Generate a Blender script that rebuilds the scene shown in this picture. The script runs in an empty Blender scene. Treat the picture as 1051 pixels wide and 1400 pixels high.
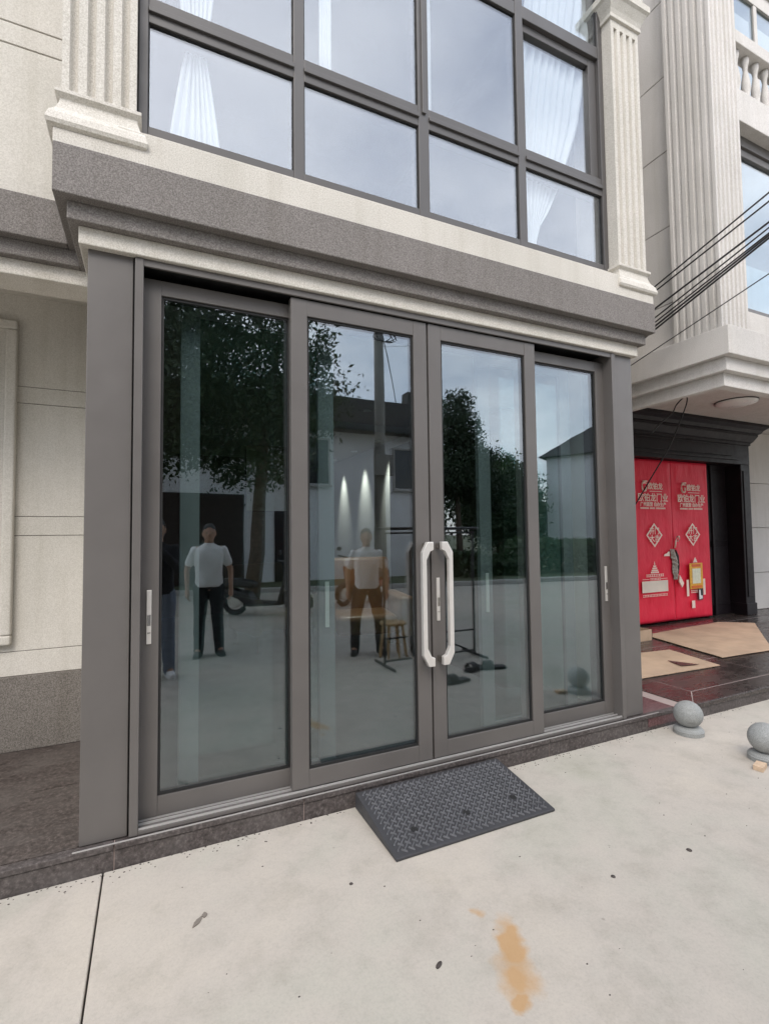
import bpy, bmesh, math, random
import numpy as np
from mathutils import Vector, Matrix, noise as mnoise
PI = math.pi
R = math.radians
random.seed(7); rng = np.random.default_rng(7)
S = bpy.context.scene
COL = S.collection

# ------------------------------------------------------------------ camera
cam_d = bpy.data.cameras.new('camera'); cam = bpy.data.objects.new('camera', cam_d); COL.objects.link(cam)
cam_d.sensor_fit = 'HORIZONTAL'; cam_d.sensor_width = 36.0; cam_d.lens = 679.4643 / 1051 * 36.0
cam_d.clip_start = 0.02; cam_d.clip_end = 2000
_yaw, _pit, _rol = 0.4377, 0.0462, -0.0121
_f = Vector((math.sin(_yaw)*math.cos(_pit), math.cos(_yaw)*math.cos(_pit), math.sin(_pit)))
_r = Vector((math.cos(_yaw), -math.sin(_yaw), 0)); _u = _r.cross(_f)
_r2 = math.cos(_rol)*_r + math.sin(_rol)*_u; _u2 = -math.sin(_rol)*_r + math.cos(_rol)*_u
cam.matrix_world = Matrix(((_r2.x, _u2.x, -_f.x, .271), (_r2.y, _u2.y, -_f.y, -2.5284), (_r2.z, _u2.z, -_f.z, 1.4548), (0, 0, 0, 1)))
S.camera = cam

# ------------------------------------------------------------------ sky and sun
SUN_EL, SUN_AZ = R(48), R(207)          # azimuth clockwise from +y (the facade's back)
W = bpy.data.worlds.new('World'); S.world = W; W.use_nodes = True
nt = W.node_tree; nt.nodes.clear()
wo = nt.nodes.new('ShaderNodeOutputWorld'); bg = nt.nodes.new('ShaderNodeBackground')
sky = nt.nodes.new('ShaderNodeTexSky'); sky.sky_type = 'NISHITA'; sky.sun_disc = False
sky.sun_elevation = SUN_EL; sky.sun_rotation = SUN_AZ; sky.air_density = 1.0; sky.dust_density = 1.5
tc = nt.nodes.new('ShaderNodeTexCoord'); sx = nt.nodes.new('ShaderNodeSeparateXYZ'); nt.links.new(tc.outputs['Generated'], sx.inputs[0])
den = nt.nodes.new('ShaderNodeMath'); den.operation = 'ADD'; den.inputs[1].default_value = .22
ab = nt.nodes.new('ShaderNodeMath'); ab.operation = 'ABSOLUTE'; nt.links.new(sx.outputs[2], ab.inputs[0]); nt.links.new(ab.outputs[0], den.inputs[0])
cu = nt.nodes.new('ShaderNodeVectorMath'); cu.operation = 'DIVIDE'
cb = nt.nodes.new('ShaderNodeCombineXYZ')
for i in range(3): nt.links.new(den.outputs[0], cb.inputs[i])
nt.links.new(tc.outputs['Generated'], cu.inputs[0]); nt.links.new(cb.outputs[0], cu.inputs[1])
cn = nt.nodes.new('ShaderNodeTexNoise'); cn.inputs['Scale'].default_value = 1.7; cn.inputs['Detail'].default_value = 7; cn.inputs['Roughness'].default_value = .55
nt.links.new(cu.outputs[0], cn.inputs['Vector'])
cr = nt.nodes.new('ShaderNodeValToRGB'); cr.color_ramp.elements[0].position = .36; cr.color_ramp.elements[0].color = (.28, .28, .28, 1)
cr.color_ramp.elements[1].position = .66; cr.color_ramp.elements[1].color = (.70, .70, .70, 1)
nt.links.new(cn.outputs['Fac'], cr.inputs[0])
mx = nt.nodes.new('ShaderNodeMix'); mx.data_type = 'RGBA'
nt.links.new(cr.outputs[0], mx.inputs['Factor']); nt.links.new(sky.outputs[0], mx.inputs[6]); mx.inputs[7].default_value = (12.6, 12.5, 12.6, 1)
nt.links.new(mx.outputs[2], bg.inputs[0]); bg.inputs[1].default_value = .15
nt.links.new(bg.outputs[0], wo.inputs[0])

sun_d = bpy.data.lights.new('sun', 'SUN'); sun_d.energy = 1.0; sun_d.angle = R(25); sun_d.color = (1, .93, .84)
sun = bpy.data.objects.new('sun', sun_d); COL.objects.link(sun)
_sd = Vector((math.sin(SUN_AZ)*math.cos(SUN_EL), math.cos(SUN_AZ)*math.cos(SUN_EL), math.sin(SUN_EL)))
sun.rotation_euler = _sd.to_track_quat('Z', 'Y').to_euler(); sun.location = (0, -10, 30)
vs = S.view_settings; vs.view_transform = 'Standard'; vs.look = 'None'; vs.exposure = 0.78; vs.gamma = 1.0; vs.use_curve_mapping = False
S.cycles.max_bounces = 10; S.cycles.transparent_max_bounces = 24; S.cycles.glossy_bounces = 5; S.cycles.caustics_reflective = False; S.cycles.caustics_refractive = False
S.cycles.sample_clamp_indirect = 6

# ------------------------------------------------------------------ materials
def mat(name):
    m = bpy.data.materials.new(name); m.use_nodes = True
    b = m.node_tree.nodes['Principled BSDF']; return m, m.node_tree, b
def coords(nt):
    g = nt.nodes.new('ShaderNodeNewGeometry'); return g.outputs['Position']
def noise(nt, vec, scale, detail=4, rough=.55):
    n = nt.nodes.new('ShaderNodeTexNoise'); n.inputs['Scale'].default_value = scale; n.inputs['Detail'].default_value = detail
    n.inputs['Roughness'].default_value = rough; nt.links.new(vec, n.inputs['Vector']); return n.outputs['Fac']
def ramp(nt, fac, stops, interp='LINEAR'):
    r = nt.nodes.new('ShaderNodeValToRGB'); r.color_ramp.interpolation = interp
    els = r.color_ramp.elements
    while len(els) < len(stops): els.new(.5)
    for e, (p, c) in zip(els, stops): e.position = p; e.color = (*c, 1)
    nt.links.new(fac, r.inputs[0]); return r.outputs[0]
def mixc(nt, fac, a, b, mode='MIX'):
    m = nt.nodes.new('ShaderNodeMix'); m.data_type = 'RGBA'; m.blend_type = mode
    if isinstance(fac, float): m.inputs['Factor'].default_value = fac
    else: nt.links.new(fac, m.inputs['Factor'])
    for k, v in ((6, a), (7, b)):
        if isinstance(v, tuple): m.inputs[k].default_value = (*v, 1)
        else: nt.links.new(v, m.inputs[k])
    return m.outputs[2]
def mth(nt, op, a, b=None):
    m = nt.nodes.new('ShaderNodeMath'); m.operation = op
    for k, v in ((0, a), (1, b)):
        if v is None: continue
        if isinstance(v, (int, float)): m.inputs[k].default_value = v
        else: nt.links.new(v, m.inputs[k])
    return m.outputs[0]
def bump(nt, b, h, strength=.3, dist=.004):
    n = nt.nodes.new('ShaderNodeBump'); n.inputs['Strength'].default_value = strength; n.inputs['Distance'].default_value = dist
    nt.links.new(h, n.inputs['Height']); nt.links.new(n.outputs[0], b.inputs['Normal'])

def stucco(name, lo, mid, hi, scale=170, bs=.45, rough=.9, streak=.0):
    m, nt, b = mat(name); v = coords(nt)
    f = noise(nt, v, scale, 3, .6)
    c = ramp(nt, f, [(.34, lo), (.5, mid), (.66, hi)])
    big = noise(nt, v, 1.4, 5, .6)
    c = mixc(nt, 1.0, c, ramp(nt, big, [(.3, (.90, .90, .885)), (.7, (1.06, 1.055, 1.05))]), 'MULTIPLY')
    mp = nt.nodes.new('ShaderNodeMapping'); mp.inputs['Scale'].default_value = (9, 9, .55); nt.links.new(v, mp.inputs['Vector'])
    st = noise(nt, mp.outputs[0], 1.0, 4, .6)
    c = mixc(nt, 1.0, c, ramp(nt, st, [(.33, (.92, .915, .90)), (.5, (1.0, 1.0, 1.0))]), 'MULTIPLY')
    nt.links.new(c, b.inputs['Base Color']); b.inputs['Roughness'].default_value = rough
    bump(nt, b, f, bs, .003); return m
def plain(name, col, rough=.5, metal=0., var=.06, scale=6., bs=0., coat=0.):
    m, nt, b = mat(name); v = coords(nt); f = noise(nt, v, scale, 5)
    lo = tuple(x*(1-var) for x in col); hi = tuple(min(1, x*(1+var)) for x in col)
    nt.links.new(ramp(nt, f, [(.3, lo), (.7, hi)]), b.inputs['Base Color'])
    f2 = noise(nt, v, scale*3.1, 4)
    nt.links.new(ramp(nt, f2, [(.3, (rough*.85,)*3), (.7, (min(1, rough*1.15),)*3)]), b.inputs['Roughness'])
    b.inputs['Metallic'].default_value = metal
    if coat: b.inputs['Coat Weight'].default_value = coat
    if bs: bump(nt, b, f2, bs, .002)
    return m

M = {}
M['cream'] = stucco('cream_stone_paint', (.48, .45, .40), (.60, .573, .525), (.69, .665, .615))
M['cream_wall'] = stucco('cream_wall_paint', (.51, .487, .44), (.585, .562, .518), (.65, .628, .583), bs=.3)
M['dark_stucco'] = stucco('dark_grey_stone_paint', (.125, .114, .108), (.188, .173, .164), (.275, .256, .244), bs=.5)
M['plinth'] = stucco('brown_grey_stone_paint', (.10, .09, .08), (.17, .155, .14), (.25, .23, .21), bs=.5)
M['pale'] = stucco('pale_grey_stone_paint', (.49, .465, .445), (.60, .575, .55), (.69, .665, .64))
M['frame'] = plain('grey_powder_coat', (.118, .109, .103), .42, 0, .09, 2.6); M['window_frame'] = plain('charcoal_window_coat', (.085, .080, .078), .42, 0, .06, 2.6)
M['seam'] = plain('black_seal_and_shade', (.012, .012, .012), .7)  # rubber seals, and the black that stands in for shade in door gaps
M['alu'] = plain('brushed_aluminium', (.46, .45, .44), .4, .35, .05, 12)
M['handle'] = plain('champagne_aluminium', (.78, .75, .71), .36, .55, .03, 20)
M['steel'] = plain('polished_steel', (.62, .60, .57), .18, 1., .04, 20)
M['inner_frame'] = plain('pale_inner_frame', (.14, .148, .148), .4, 0, .05, 4)
M['plaster'] = plain('white_plaster', (.72, .70, .67), .9, 0, .04, 3)
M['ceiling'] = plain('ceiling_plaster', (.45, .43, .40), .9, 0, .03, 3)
M['darkwood'] = plain('dark_wood', (.035, .025, .022), .35, 0, .2, 7)
M['blackwood'] = plain('black_carved_timber', (.011, .0075, .0095), .5, 0, .3, 5, .1); M['blackwood'].node_tree.nodes['Principled BSDF'].inputs['Specular IOR Level'].default_value = .25
M['leather'] = plain('tan_leather', (.30, .155, .07), .38, 0, .22, 5, .2)
M['black_metal'] = plain('black_metal', (.015, .015, .016), .4)
M['curtain'] = plain('white_voile', (.60, .62, .625), .85, 0, .03, 5)
M['bollard'] = stucco('grey_granite', (.20, .205, .20), (.29, .30, .295), (.38, .39, .385), 260, .15, .6)
M['card'] = plain('cardboard', (.46, .335, .235), .85, 0, .16, 4, .15)
M['card_edge'] = plain('cardboard_edge', (.36, .23, .14), .9)
M['cable'] = plain('black_cable', (.014, .013, .014), .5)
M['red'] = None
M['print'] = plain('pale_pink_print', (.95, .76, .66), .5, 0, .03, 30)
M['yellow'] = plain('yellow_sticker', (.82, .42, .03), .4, 0, .15, 30)
M['paleprint'] = plain('pale_sticker', (.80, .80, .62), .4, 0, .1, 30)
M['blackprint'] = plain('black_sticker', (.02, .02, .02), .4)
M['greyfoil'] = plain('torn_grey_foam', (.36, .33, .29), .8, 0, .45, 40, .4)
M['skin'] = plain('skin', (.43, .25, .17), .5, 0, .06, 12)
M['hair'] = plain('black_hair', (.012, .010, .009), .5, 0, .2, 60, .3)
M['white_cotton'] = plain('white_cotton', (.80, .80, .80), .9, 0, .04, 9, .1)
M['black_cotton'] = plain('black_cotton', (.018, .018, .022), .9, 0, .15, 9, .1)
M['blue_cotton'] = plain('pale_blue_denim', (.17, .20, .26), .9, 0, .12, 9, .1)
M['shoe'] = plain('black_shoe', (.015, .014, .014), .5)
M['bark'] = plain('bark', (.10, .075, .055), .9, 0, .35, 14, .6)
M['concrete_pole'] = plain('pole_concrete', (.20, .195, .185), .85, 0, .15, 4, .2)
M['white_render'] = plain('white_render', (.70, .71, .73), .9, 0, .06, .8, .1)
M['roof_dark'] = plain('dark_roof', (.035, .035, .040), .7, 0, .25, 2.5, .2)
M['verge'] = plain('verge_earth', (.07, .085, .04), .95, 0, .4, 1.5, .5)
M['kerbstone'] = plain('kerb_concrete', (.42, .41, .39), .85, 0, .1, 5, .2)
M['window_dark'] = plain('dark_window', (.02, .022, .026), .15)
M['scooter_red'] = plain('maroon_plastic', (.20, .03, .02), .3, 0, .05, 9)
M['stool'] = plain('bamboo', (.50, .34, .17), .6, 0, .2, 12)
M['wood_offcut'] = plain('pale_timber', (.58, .43, .30), .8, 0, .15, 30, .2)
M['debris'] = plain('dark_debris', (.06, .05, .045), .8, 0, .3, 60)
M['lamp_white'] = plain('lamp_opal', (.82, .82, .80), .3)
M['sandal'] = plain('black_rubber', (.02, .02, .022), .6)
M['picture'] = None

def granite(name, cs, rough=.22, scale=60, streak=True):
    m, nt, b = mat(name); v = coords(nt)
    mp = nt.nodes.new('ShaderNodeMapping'); mp.inputs['Scale'].default_value = (1, 2.6, 1); mp.inputs['Rotation'].default_value = (0, 0, R(35)); nt.links.new(v, mp.inputs['Vector'])
    f = noise(nt, v, scale, 5, .7); f2 = noise(nt, mp.outputs[0], 3.2, 6, .65)
    c = ramp(nt, f, [(.32, cs[0]), (.52, cs[1]), (.70, cs[2])])
    c = mixc(nt, ramp(nt, f2, [(.42, (0, 0, 0)), (.72, (.75, .75, .75))]), c, cs[3])
    nt.links.new(c, b.inputs['Base Color'])
    nt.links.new(ramp(nt, f2, [(.3, (rough,)*3), (.75, (rough+.3,)*3)]), b.inputs['Roughness']); return m
M['granite'] = granite('dark_brown_granite', [(.018, .014, .013), (.065, .052, .047), (.15, .125, .115), (.12, .105, .095)], .34)
M['granite_kerb'] = granite('dusty_dark_granite', [(.024, .019, .018), (.068, .056, .053), (.155, .135, .13), (.13, .118, .112)], .5)
M['granite_red'] = granite('reddish_granite', [(.05, .020, .022), (.12, .058, .060), (.22, .13, .13), (.16, .10, .10)], .35)
M['granite_pol'] = granite('polished_brown_granite', [(.014, .011, .010), (.045, .035, .032), (.10, .08, .075), (.08, .066, .06)], .14)
M['grout'] = plain('pale_grout', (.34, .27, .25), .8)

# concrete with mottling, scuffs and one rust stain
def ground_mat(name, stain):
    m, nt, b = mat(name); v = coords(nt)
    a = noise(nt, v, .9, 6, .6); c = ramp(nt, a, [(.28, (.405, .400, .345)), (.45, (.455, .440, .40)), (.55, (.475, .445, .41)), (.72, (.515, .478, .43))]) ; c = mixc(nt, 1., c, (.985, .965, .925), 'MULTIPLY')
    a2 = noise(nt, v, 5.5, 8, .72); c = mixc(nt, 1., c, ramp(nt, a2, [(.28, (.84, .84, .825)), (.5, (1, 1, 1)), (.75, (1.07, 1.07, 1.06))]), 'MULTIPLY')
    a3 = noise(nt, v, 120, 4, .7); c = mixc(nt, 1., c, ramp(nt, a3, [(.25, (.88, .88, .87)), (.5, (1, 1, 1)), (.78, (1.07, 1.07, 1.06))]), 'MULTIPLY')
    mp = nt.nodes.new('ShaderNodeMapping'); mp.inputs['Scale'].default_value = (2.2, 9, 1); mp.inputs['Rotation'].default_value = (0, 0, R(62)); nt.links.new(v, mp.inputs['Vector'])
    sc = noise(nt, mp.outputs[0], 1.3, 9, .8); c = mixc(nt, ramp(nt, sc, [(.63, (0, 0, 0)), (.74, (.35, .35, .35))]), c, (.25, .24, .21))
    vo = nt.nodes.new('ShaderNodeTexVoronoi'); vo.inputs['Scale'].default_value = 3.1; nt.links.new(v, vo.inputs['Vector'])
    c = mixc(nt, ramp(nt, vo.outputs['Distance'], [(.010, (.4, .4, .4)), (.026, (0, 0, 0))]), c, (.16, .14, .12))
    if stain:
        ns = nt.nodes.new('ShaderNodeTexNoise'); ns.inputs['Scale'].default_value = 14; ns.inputs['Detail'].default_value = 5; nt.links.new(v, ns.inputs['Vector'])
        sub = nt.nodes.new('ShaderNodeVectorMath'); sub.operation = 'SUBTRACT'; nt.links.new(ns.outputs['Color'], sub.inputs[0]); sub.inputs[1].default_value = (.5, .5, .5)
        scl = nt.nodes.new('ShaderNodeVectorMath'); scl.operation = 'SCALE'; nt.links.new(sub.outputs[0], scl.inputs[0]); scl.inputs['Scale'].default_value = .10
        add = nt.nodes.new('ShaderNodeVectorMath'); nt.links.new(v, add.inputs[0]); nt.links.new(scl.outputs[0], add.inputs[1])
        tot = None
        for (px, py, su, sv, ang, amp) in ((1.412, -1.086, .062, .14, -27, 1.), (1.302, -1.266, .050, .055, -27, .95), (1.35, -1.187, .085, .13, -27, .62), (1.391, -0.917, .03, .03, 0, .45)):
            s = nt.nodes.new('ShaderNodeVectorMath'); s.operation = 'SUBTRACT'; nt.links.new(add.outputs[0], s.inputs[0]); s.inputs[1].default_value = (px, py, .03)
            r_ = nt.nodes.new('ShaderNodeVectorRotate'); r_.rotation_type = 'Z_AXIS'; r_.inputs['Angle'].default_value = R(-ang); nt.links.new(s.outputs[0], r_.inputs['Vector'])
            d = nt.nodes.new('ShaderNodeVectorMath'); d.operation = 'DIVIDE'; nt.links.new(r_.outputs[0], d.inputs[0]); d.inputs[1].default_value = (su, sv, 1)
            ln = nt.nodes.new('ShaderNodeVectorMath'); ln.operation = 'LENGTH'; nt.links.new(d.outputs[0], ln.inputs[0])
            k = ramp(nt, ln.outputs['Value'], [(.15, (amp,)*3), (1., (0, 0, 0))])
            tot = k if tot is None else mth(nt, 'MAXIMUM', tot, k)
        tot = mth(nt, 'MULTIPLY', tot, ramp(nt, a2, [(.3, (.9,)*3), (.6, (1.55,)*3)]))
        c = mixc(nt, mth(nt, 'MINIMUM', tot, .74), c, (.46, .25, .075))
    nt.links.new(c, b.inputs['Base Color']); b.inputs['Roughness'].default_value = .82
    bump(nt, b, mth(nt, 'ADD', a3, mth(nt, 'MULTIPLY', a2, 2.)), .25, .003); return m
M['ground'] = ground_mat('pale_concrete', True)
M['joint'] = plain('joint_dirt', (.10, .09, .08), .95, 0, .3, 20)

def red_mat():
    m, nt, b = mat('red_protective_film'); v = coords(nt); f = noise(nt, v, 3, 6)
    mp = nt.nodes.new('ShaderNodeMapping'); mp.inputs['Scale'].default_value = (1.6, 1, .5); mp.inputs['Rotation'].default_value = (0, R(20), 0); nt.links.new(v, mp.inputs['Vector'])
    w = noise(nt, mp.outputs[0], 4.5, 4)
    nt.links.new(ramp(nt, f, [(.3, (.76, .018, .048)), (.7, (.88, .032, .075))]), b.inputs['Base Color']); b.inputs['Roughness'].default_value = .5; b.inputs['Specular IOR Level'].default_value = .3
    bump(nt, b, w, .6, .03); return m
M['red'] = red_mat()
def picture_mat():
    m, nt, b = mat('beige_relief_painting'); v = coords(nt); f = noise(nt, v, 2.2, 7, .7)
    nt.links.new(ramp(nt, f, [(.35, (.62, .56, .44)), (.55, (.40, .33, .22)), (.7, (.10, .07, .04))]), b.inputs['Base Color']); b.inputs['Roughness'].default_value = .8; return m
M['picture'] = picture_mat()

def leaf_mat(name, a, c):
    m, nt, b = mat(name); v = coords(nt); f = noise(nt, v, 1.1, 3); f2 = noise(nt, v, 9, 2)
    col = ramp(nt, mth(nt, 'ADD', mth(nt, 'MULTIPLY', f, .6), mth(nt, 'MULTIPLY', f2, .4)), [(.35, a), (.65, c)])
    nt.links.new(col, b.inputs['Base Color']); b.inputs['Roughness'].default_value = .55
    tr = nt.nodes.new('ShaderNodeBsdfTranslucent'); nt.links.new(col, tr.inputs[0])
    mxs = nt.nodes.new('ShaderNodeMixShader'); mxs.inputs[0].default_value = .25
    o = nt.nodes['Material Output']; nt.links.new(b.outputs[0], mxs.inputs[1]); nt.links.new(tr.outputs[0], mxs.inputs[2]); nt.links.new(mxs.outputs[0], o.inputs[0]); return m
M['leaf'] = leaf_mat('camphor_leaves', (.018, .036, .012), (.055, .09, .03))
M['leaf2'] = leaf_mat('pine_leaves', (.016, .034, .018), (.045, .08, .036))
M['leaf3'] = leaf_mat('hedge_leaves', (.020, .045, .018), (.06, .11, .04))

def glass_mat(name, tint, r0, col=(.91, .945, 1.0)):
    m = bpy.data.materials.new(name); m.use_nodes = True; nt = m.node_tree; nt.nodes.clear()
    o = nt.nodes.new('ShaderNodeOutputMaterial'); t = nt.nodes.new('ShaderNodeBsdfTransparent'); t.inputs[0].default_value = (*tint, 1)
    g = nt.nodes.new('ShaderNodeBsdfGlossy'); g.inputs['Roughness'].default_value = 0.0; g.inputs['Color'].default_value = (*col, 1)
    ge = nt.nodes.new('ShaderNodeNewGeometry'); dp = nt.nodes.new('ShaderNodeVectorMath'); dp.operation = 'DOT_PRODUCT'
    nt.links.new(ge.outputs['Normal'], dp.inputs[0]); nt.links.new(ge.outputs['Incoming'], dp.inputs[1])
    c1 = mth(nt, 'SUBTRACT', 1.0, mth(nt, 'ABSOLUTE', dp.outputs['Value'])); sch = mth(nt, 'ADD', mth(nt, 'MULTIPLY', mth(nt, 'POWER', c1, 5.0), .9), .04)
    k = mth(nt, 'MINIMUM', mth(nt, 'ADD', sch, r0), .9)
    v = coords(nt); n = noise(nt, v, 1.6, 2); bm_ = nt.nodes.new('ShaderNodeBump'); bm_.inputs['Strength'].default_value = .10; bm_.inputs['Distance'].default_value = .006
    nt.links.new(n, bm_.inputs['Height']); nt.links.new(bm_.outputs[0], g.inputs['Normal'])
    ms = nt.nodes.new('ShaderNodeMixShader'); nt.links.new(k, ms.inputs[0]); nt.links.new(t.outputs[0], ms.inputs[1]); nt.links.new(g.outputs[0], ms.inputs[2]); nt.links.new(ms.outputs[0], o.inputs[0])
    return m
M['glass'] = glass_mat('reflective_door_glass', (.80, .88, .88), .10)
M['glass_in'] = glass_mat('inner_door_glass', (.70, .84, .82), .02)
M['glass_up'] = glass_mat('reflective_window_glass', (.95, .975, .985), .125)
M['glass_n'] = glass_mat('neighbour_window_glass', (.8, .88, .9), .14)

# ------------------------------------------------------------------ mesh helpers
class MB:
    def __init__(s): s.v = []; s.f = []
    def add(s, vs, fs):
        o = len(s.v); s.v += [tuple(v) for v in vs]; s.f += [tuple(i+o for i in f) for f in fs]; return s
    def box(s, x0, x1, y0, y1, z0, z1):
        if x0 > x1: x0, x1 = x1, x0
        if y0 > y1: y0, y1 = y1, y0
        return s.add([(x0,y0,z0),(x1,y0,z0),(x1,y1,z0),(x0,y1,z0),(x0,y0,z1),(x1,y0,z1),(x1,y1,z1),(x0,y1,z1)],
                     [(0,3,2,1),(4,5,6,7),(0,1,5,4),(1,2,6,5),(2,3,7,6),(3,0,4,7)])
    def prism(s, poly, axis, a, b):
        """poly: list of 2D points; axis 'z' -> (x,y), 'y' -> (x,z), 'x' -> (y,z)"""
        n = len(poly)
        def P(p, t): return {'z': (p[0], p[1], t), 'y': (p[0], t, p[1]), 'x': (t, p[0], p[1])}[axis]
        vs = [P(p, a) for p in poly] + [P(p, b) for p in poly]
        fs = [tuple(range(n)), tuple(range(2*n-1, n-1, -1))] + [(i, i+n, (i+1) % n + n, (i+1) % n) for i in range(n)]
        return s.add(vs, fs)
    def loft(s, rings, cap=True, closed=True):
        n = len(rings[0]); vs = [p for r in rings for p in r]; fs = []
        for k in range(len(rings)-1):
            for i in range(n if closed else n-1):
                j = (i+1) % n; fs.append((k*n+i, k*n+j, (k+1)*n+j, (k+1)*n+i))
        if cap: fs.append(tuple(range(n-1, -1, -1))); fs.append(tuple((len(rings)-1)*n+i for i in range(n)))
        return s.add(vs, fs)
    def tube(s, pts, r, n=8):
        pts = [Vector(p) for p in pts]; rings = []
        for i, p in enumerate(pts):
            d = (pts[min(i+1, len(pts)-1)] - pts[max(i-1, 0)]).normalized()
            a = d.cross(Vector((0, 0, 1)) if abs(d.z) < .9 else Vector((1, 0, 0))).normalized(); b = d.cross(a)
            rr = r[i] if isinstance(r, (list, tuple)) else r
            rr = float(rr); rings.append([p + rr*(math.cos(2*PI*k/n)*a + math.sin(2*PI*k/n)*b) for k in range(n)])
        return s.loft(rings)
    def lathe(s, prof, c=(0, 0, 0), n=24):
        rings = [[(c[0]+r*math.cos(2*PI*k/n), c[1]+r*math.sin(2*PI*k/n), c[2]+z) for k in range(n)] for r, z in prof]
        return s.loft(rings)
    def ellipsoid(s, c, rx, ry, rz, n=12, m=8, rot=None):
        rings = []
        for j in range(m+1):
            t = PI*(j+.02)/(m+.04); ring = []
            for k in range(n):
                p = Vector((rx*math.sin(t)*math.cos(2*PI*k/n), ry*math.sin(t)*math.sin(2*PI*k/n), -rz*math.cos(t)))
                if rot: p = rot @ p
                ring.append(Vector(c)+p)
            rings.append(ring)
        return s.loft(rings)
    def build(s, name, m, parent=None, smooth=False, bevel=0., segs=2, fixn=True, loc=None):
        me = bpy.data.meshes.new(name); me.from_pydata(s.v, [], s.f)
        if fixn:
            b = bmesh.new(); b.from_mesh(me); bmesh.ops.recalc_face_normals(b, faces=b.faces); b.to_mesh(me); b.free()
        me.update(); me.materials.append(m); o = bpy.data.objects.new(name, me); COL.objects.link(o)
        if smooth:
            for p in me.polygons: p.use_smooth = True
        if bevel:
            md = o.modifiers.new('bevel', 'BEVEL'); md.width = bevel; md.segments = segs; md.limit_method = 'ANGLE'; md.angle_limit = R(50)
        if parent: o.parent = parent
        if loc: o.location = loc
        return o
def box(name, m, parent, *b, bevel=0., smooth=False): return MB().box(*b).build(name, m, parent, bevel=bevel, smooth=smooth)
def tag(o, label=None, cat=None, group=None, kind=None):
    if label: o['label'] = label
    if cat: o['category'] = cat
    if group: o['group'] = group
    if kind: o['kind'] = kind
    return o
def thing(name, label, cat, loc=(0, 0, 0), group=None, rz=0):
    o = bpy.data.objects.new(name, None); COL.objects.link(o); o.location = loc; o.rotation_euler = (0, 0, rz); o.empty_display_size = .2
    return tag(o, label, cat, group)
def copy_tree(o, parent=None):
    c = o.copy(); COL.objects.link(c); c.parent = parent
    for ch in list(o.children): copy_tree(ch, c)
    return c
def smooth_angle(o, a=40):
    me = o.data
    for p in me.polygons: p.use_smooth = True
    me.set_sharp_from_angle(angle=R(a))

def fluted(x0, x1, y0, y1, fx=0, fy=0, depth=.016, sides=('front',)):
    """plan polygon of a pilaster with flutes in its front (y0) face and, if asked, its left (x0) face"""
    pts = []
    def run(a, b, n, wfrac=.52):
        L = b-a; pit = L/(n+.35); st = a + pit*.35; out = []
        for i in range(n):
            c = st + pit*(i+.325); h = pit*wfrac/2
            for k in range(7):
                t = -1 + 2*k/6; out.append((c+h*t, math.sqrt(max(0, 1-t*t))))
        return out
    pts.append((x0, y0))
    if fx:
        for (x, d) in run(x0, x1, fx): pts.append((x, y0+depth*d))
    pts += [(x1, y0), (x1, y1), (x0, y1)]
    if fy:
        for (y, d) in reversed(run(y0, y1, fy)): pts.append((x0+depth*d, y))
    return pts
def rect_loft(x0, x1, y0, y1, prof):
    return MB().loft([[(x0-o, y0-o, z), (x1+o, y0-o, z), (x1+o, y1, z), (x0-o, y1, z)] for o, z in prof])

# ------------------------------------------------------------------ ground and setting
G = MB().add([(-400, -400, .005), (400, -400, .005), (400, 400, .005), (-400, 400, .005)], [(0, 1, 2, 3)]).build('ground', M['joint'], fixn=False); tag(G, kind='structure')
ke = lambda x: -9.9 + (x-3.54)*.193                     # line of the kerb on the far side of the forecourt
xs = [-26, -20.5, -15.2, -10, -4.9, .095, 5.3, 10.5, 15.7, 21, 26.4, 34]
for i in range(len(xs)-1):
    for (ya, yb) in ((-.032, -5.1), (-5.1, None)):
        a, b = xs[i]+.0035, xs[i+1]-.0035
        y0a, y0b = (yb+.0035, yb+.0035) if yb else (ke(a)+.06, ke(b)+.06)
        y1 = ya-.0035 if ya < -1 else ya
        if y0a > y1-.3 or y0b > y1-.3: continue
        MB().prism([(a, y0a), (b, y0b), (b, y1), (a, y1)], 'z', -.12, .03).build('concrete_slab', M['ground'], G, bevel=.003, segs=1)
MB().prism([(-26, ke(-26)), (34, ke(34)), (34, ke(34)-.14), (-26, ke(-26)-.14)], 'z', -.1, .15).build('kerb', M['kerbstone'], bevel=.015)
tag(bpy.data.objects['kerb'], kind='structure')
MB().add([(-300, -300, .10), (300, -300, .10), (34, ke(34)-.14, .05), (-26, ke(-26)-.14, .05), (-300, ke(-26)-.14, .05), (300, ke(34)-.14, .05)][0:2] +
         [(300, ke(34)-.15, .10), (34, ke(34)-.15, .10), (-26, ke(-26)-.15, .10), (-300, ke(-26)-.15, .10)], [(0, 1, 2, 3, 4, 5)]).build('verge', M['verge'], fixn=False)
tag(bpy.data.objects['verge'], kind='structure')

# ------------------------------------------------------------------ the shop building
B = thing('shop_building', 'cream stone-paint building with dark cornice and grey four-panel sliding glass entrance', 'building', (1.75, .4, 0))
B.location = (0, 0, 0)
# pillars
for a, b in ((0, .183), (3.317, 3.5)):
    box('pillar_cladding', M['frame'], B, a, b, 0, .30, .142, 2.762, bevel=.003)
box('seam_strip', M['seam'], B, .1835, .1885, .012, .03, .145, 2.752); box('seam_strip', M['seam'], B, 3.3115, 3.3165, .012, .03, .145, 2.752)
# entablature of the bay
EX0, EX1 = 0, 3.5
def band(z0, z1, o, m, name, zb=None):
    box(name, m, B, -o, 3.5+o, -o, .44, z0, z1, bevel=.005)
band(2.758, 2.838, .034, M['cream'], 'cornice_fillet'); band(2.838, 2.918, .074, M['dark_stucco'], 'cornice_step'); band(2.918, 3.135, .122, M['dark_stucco'], 'cornice_band')
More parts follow.
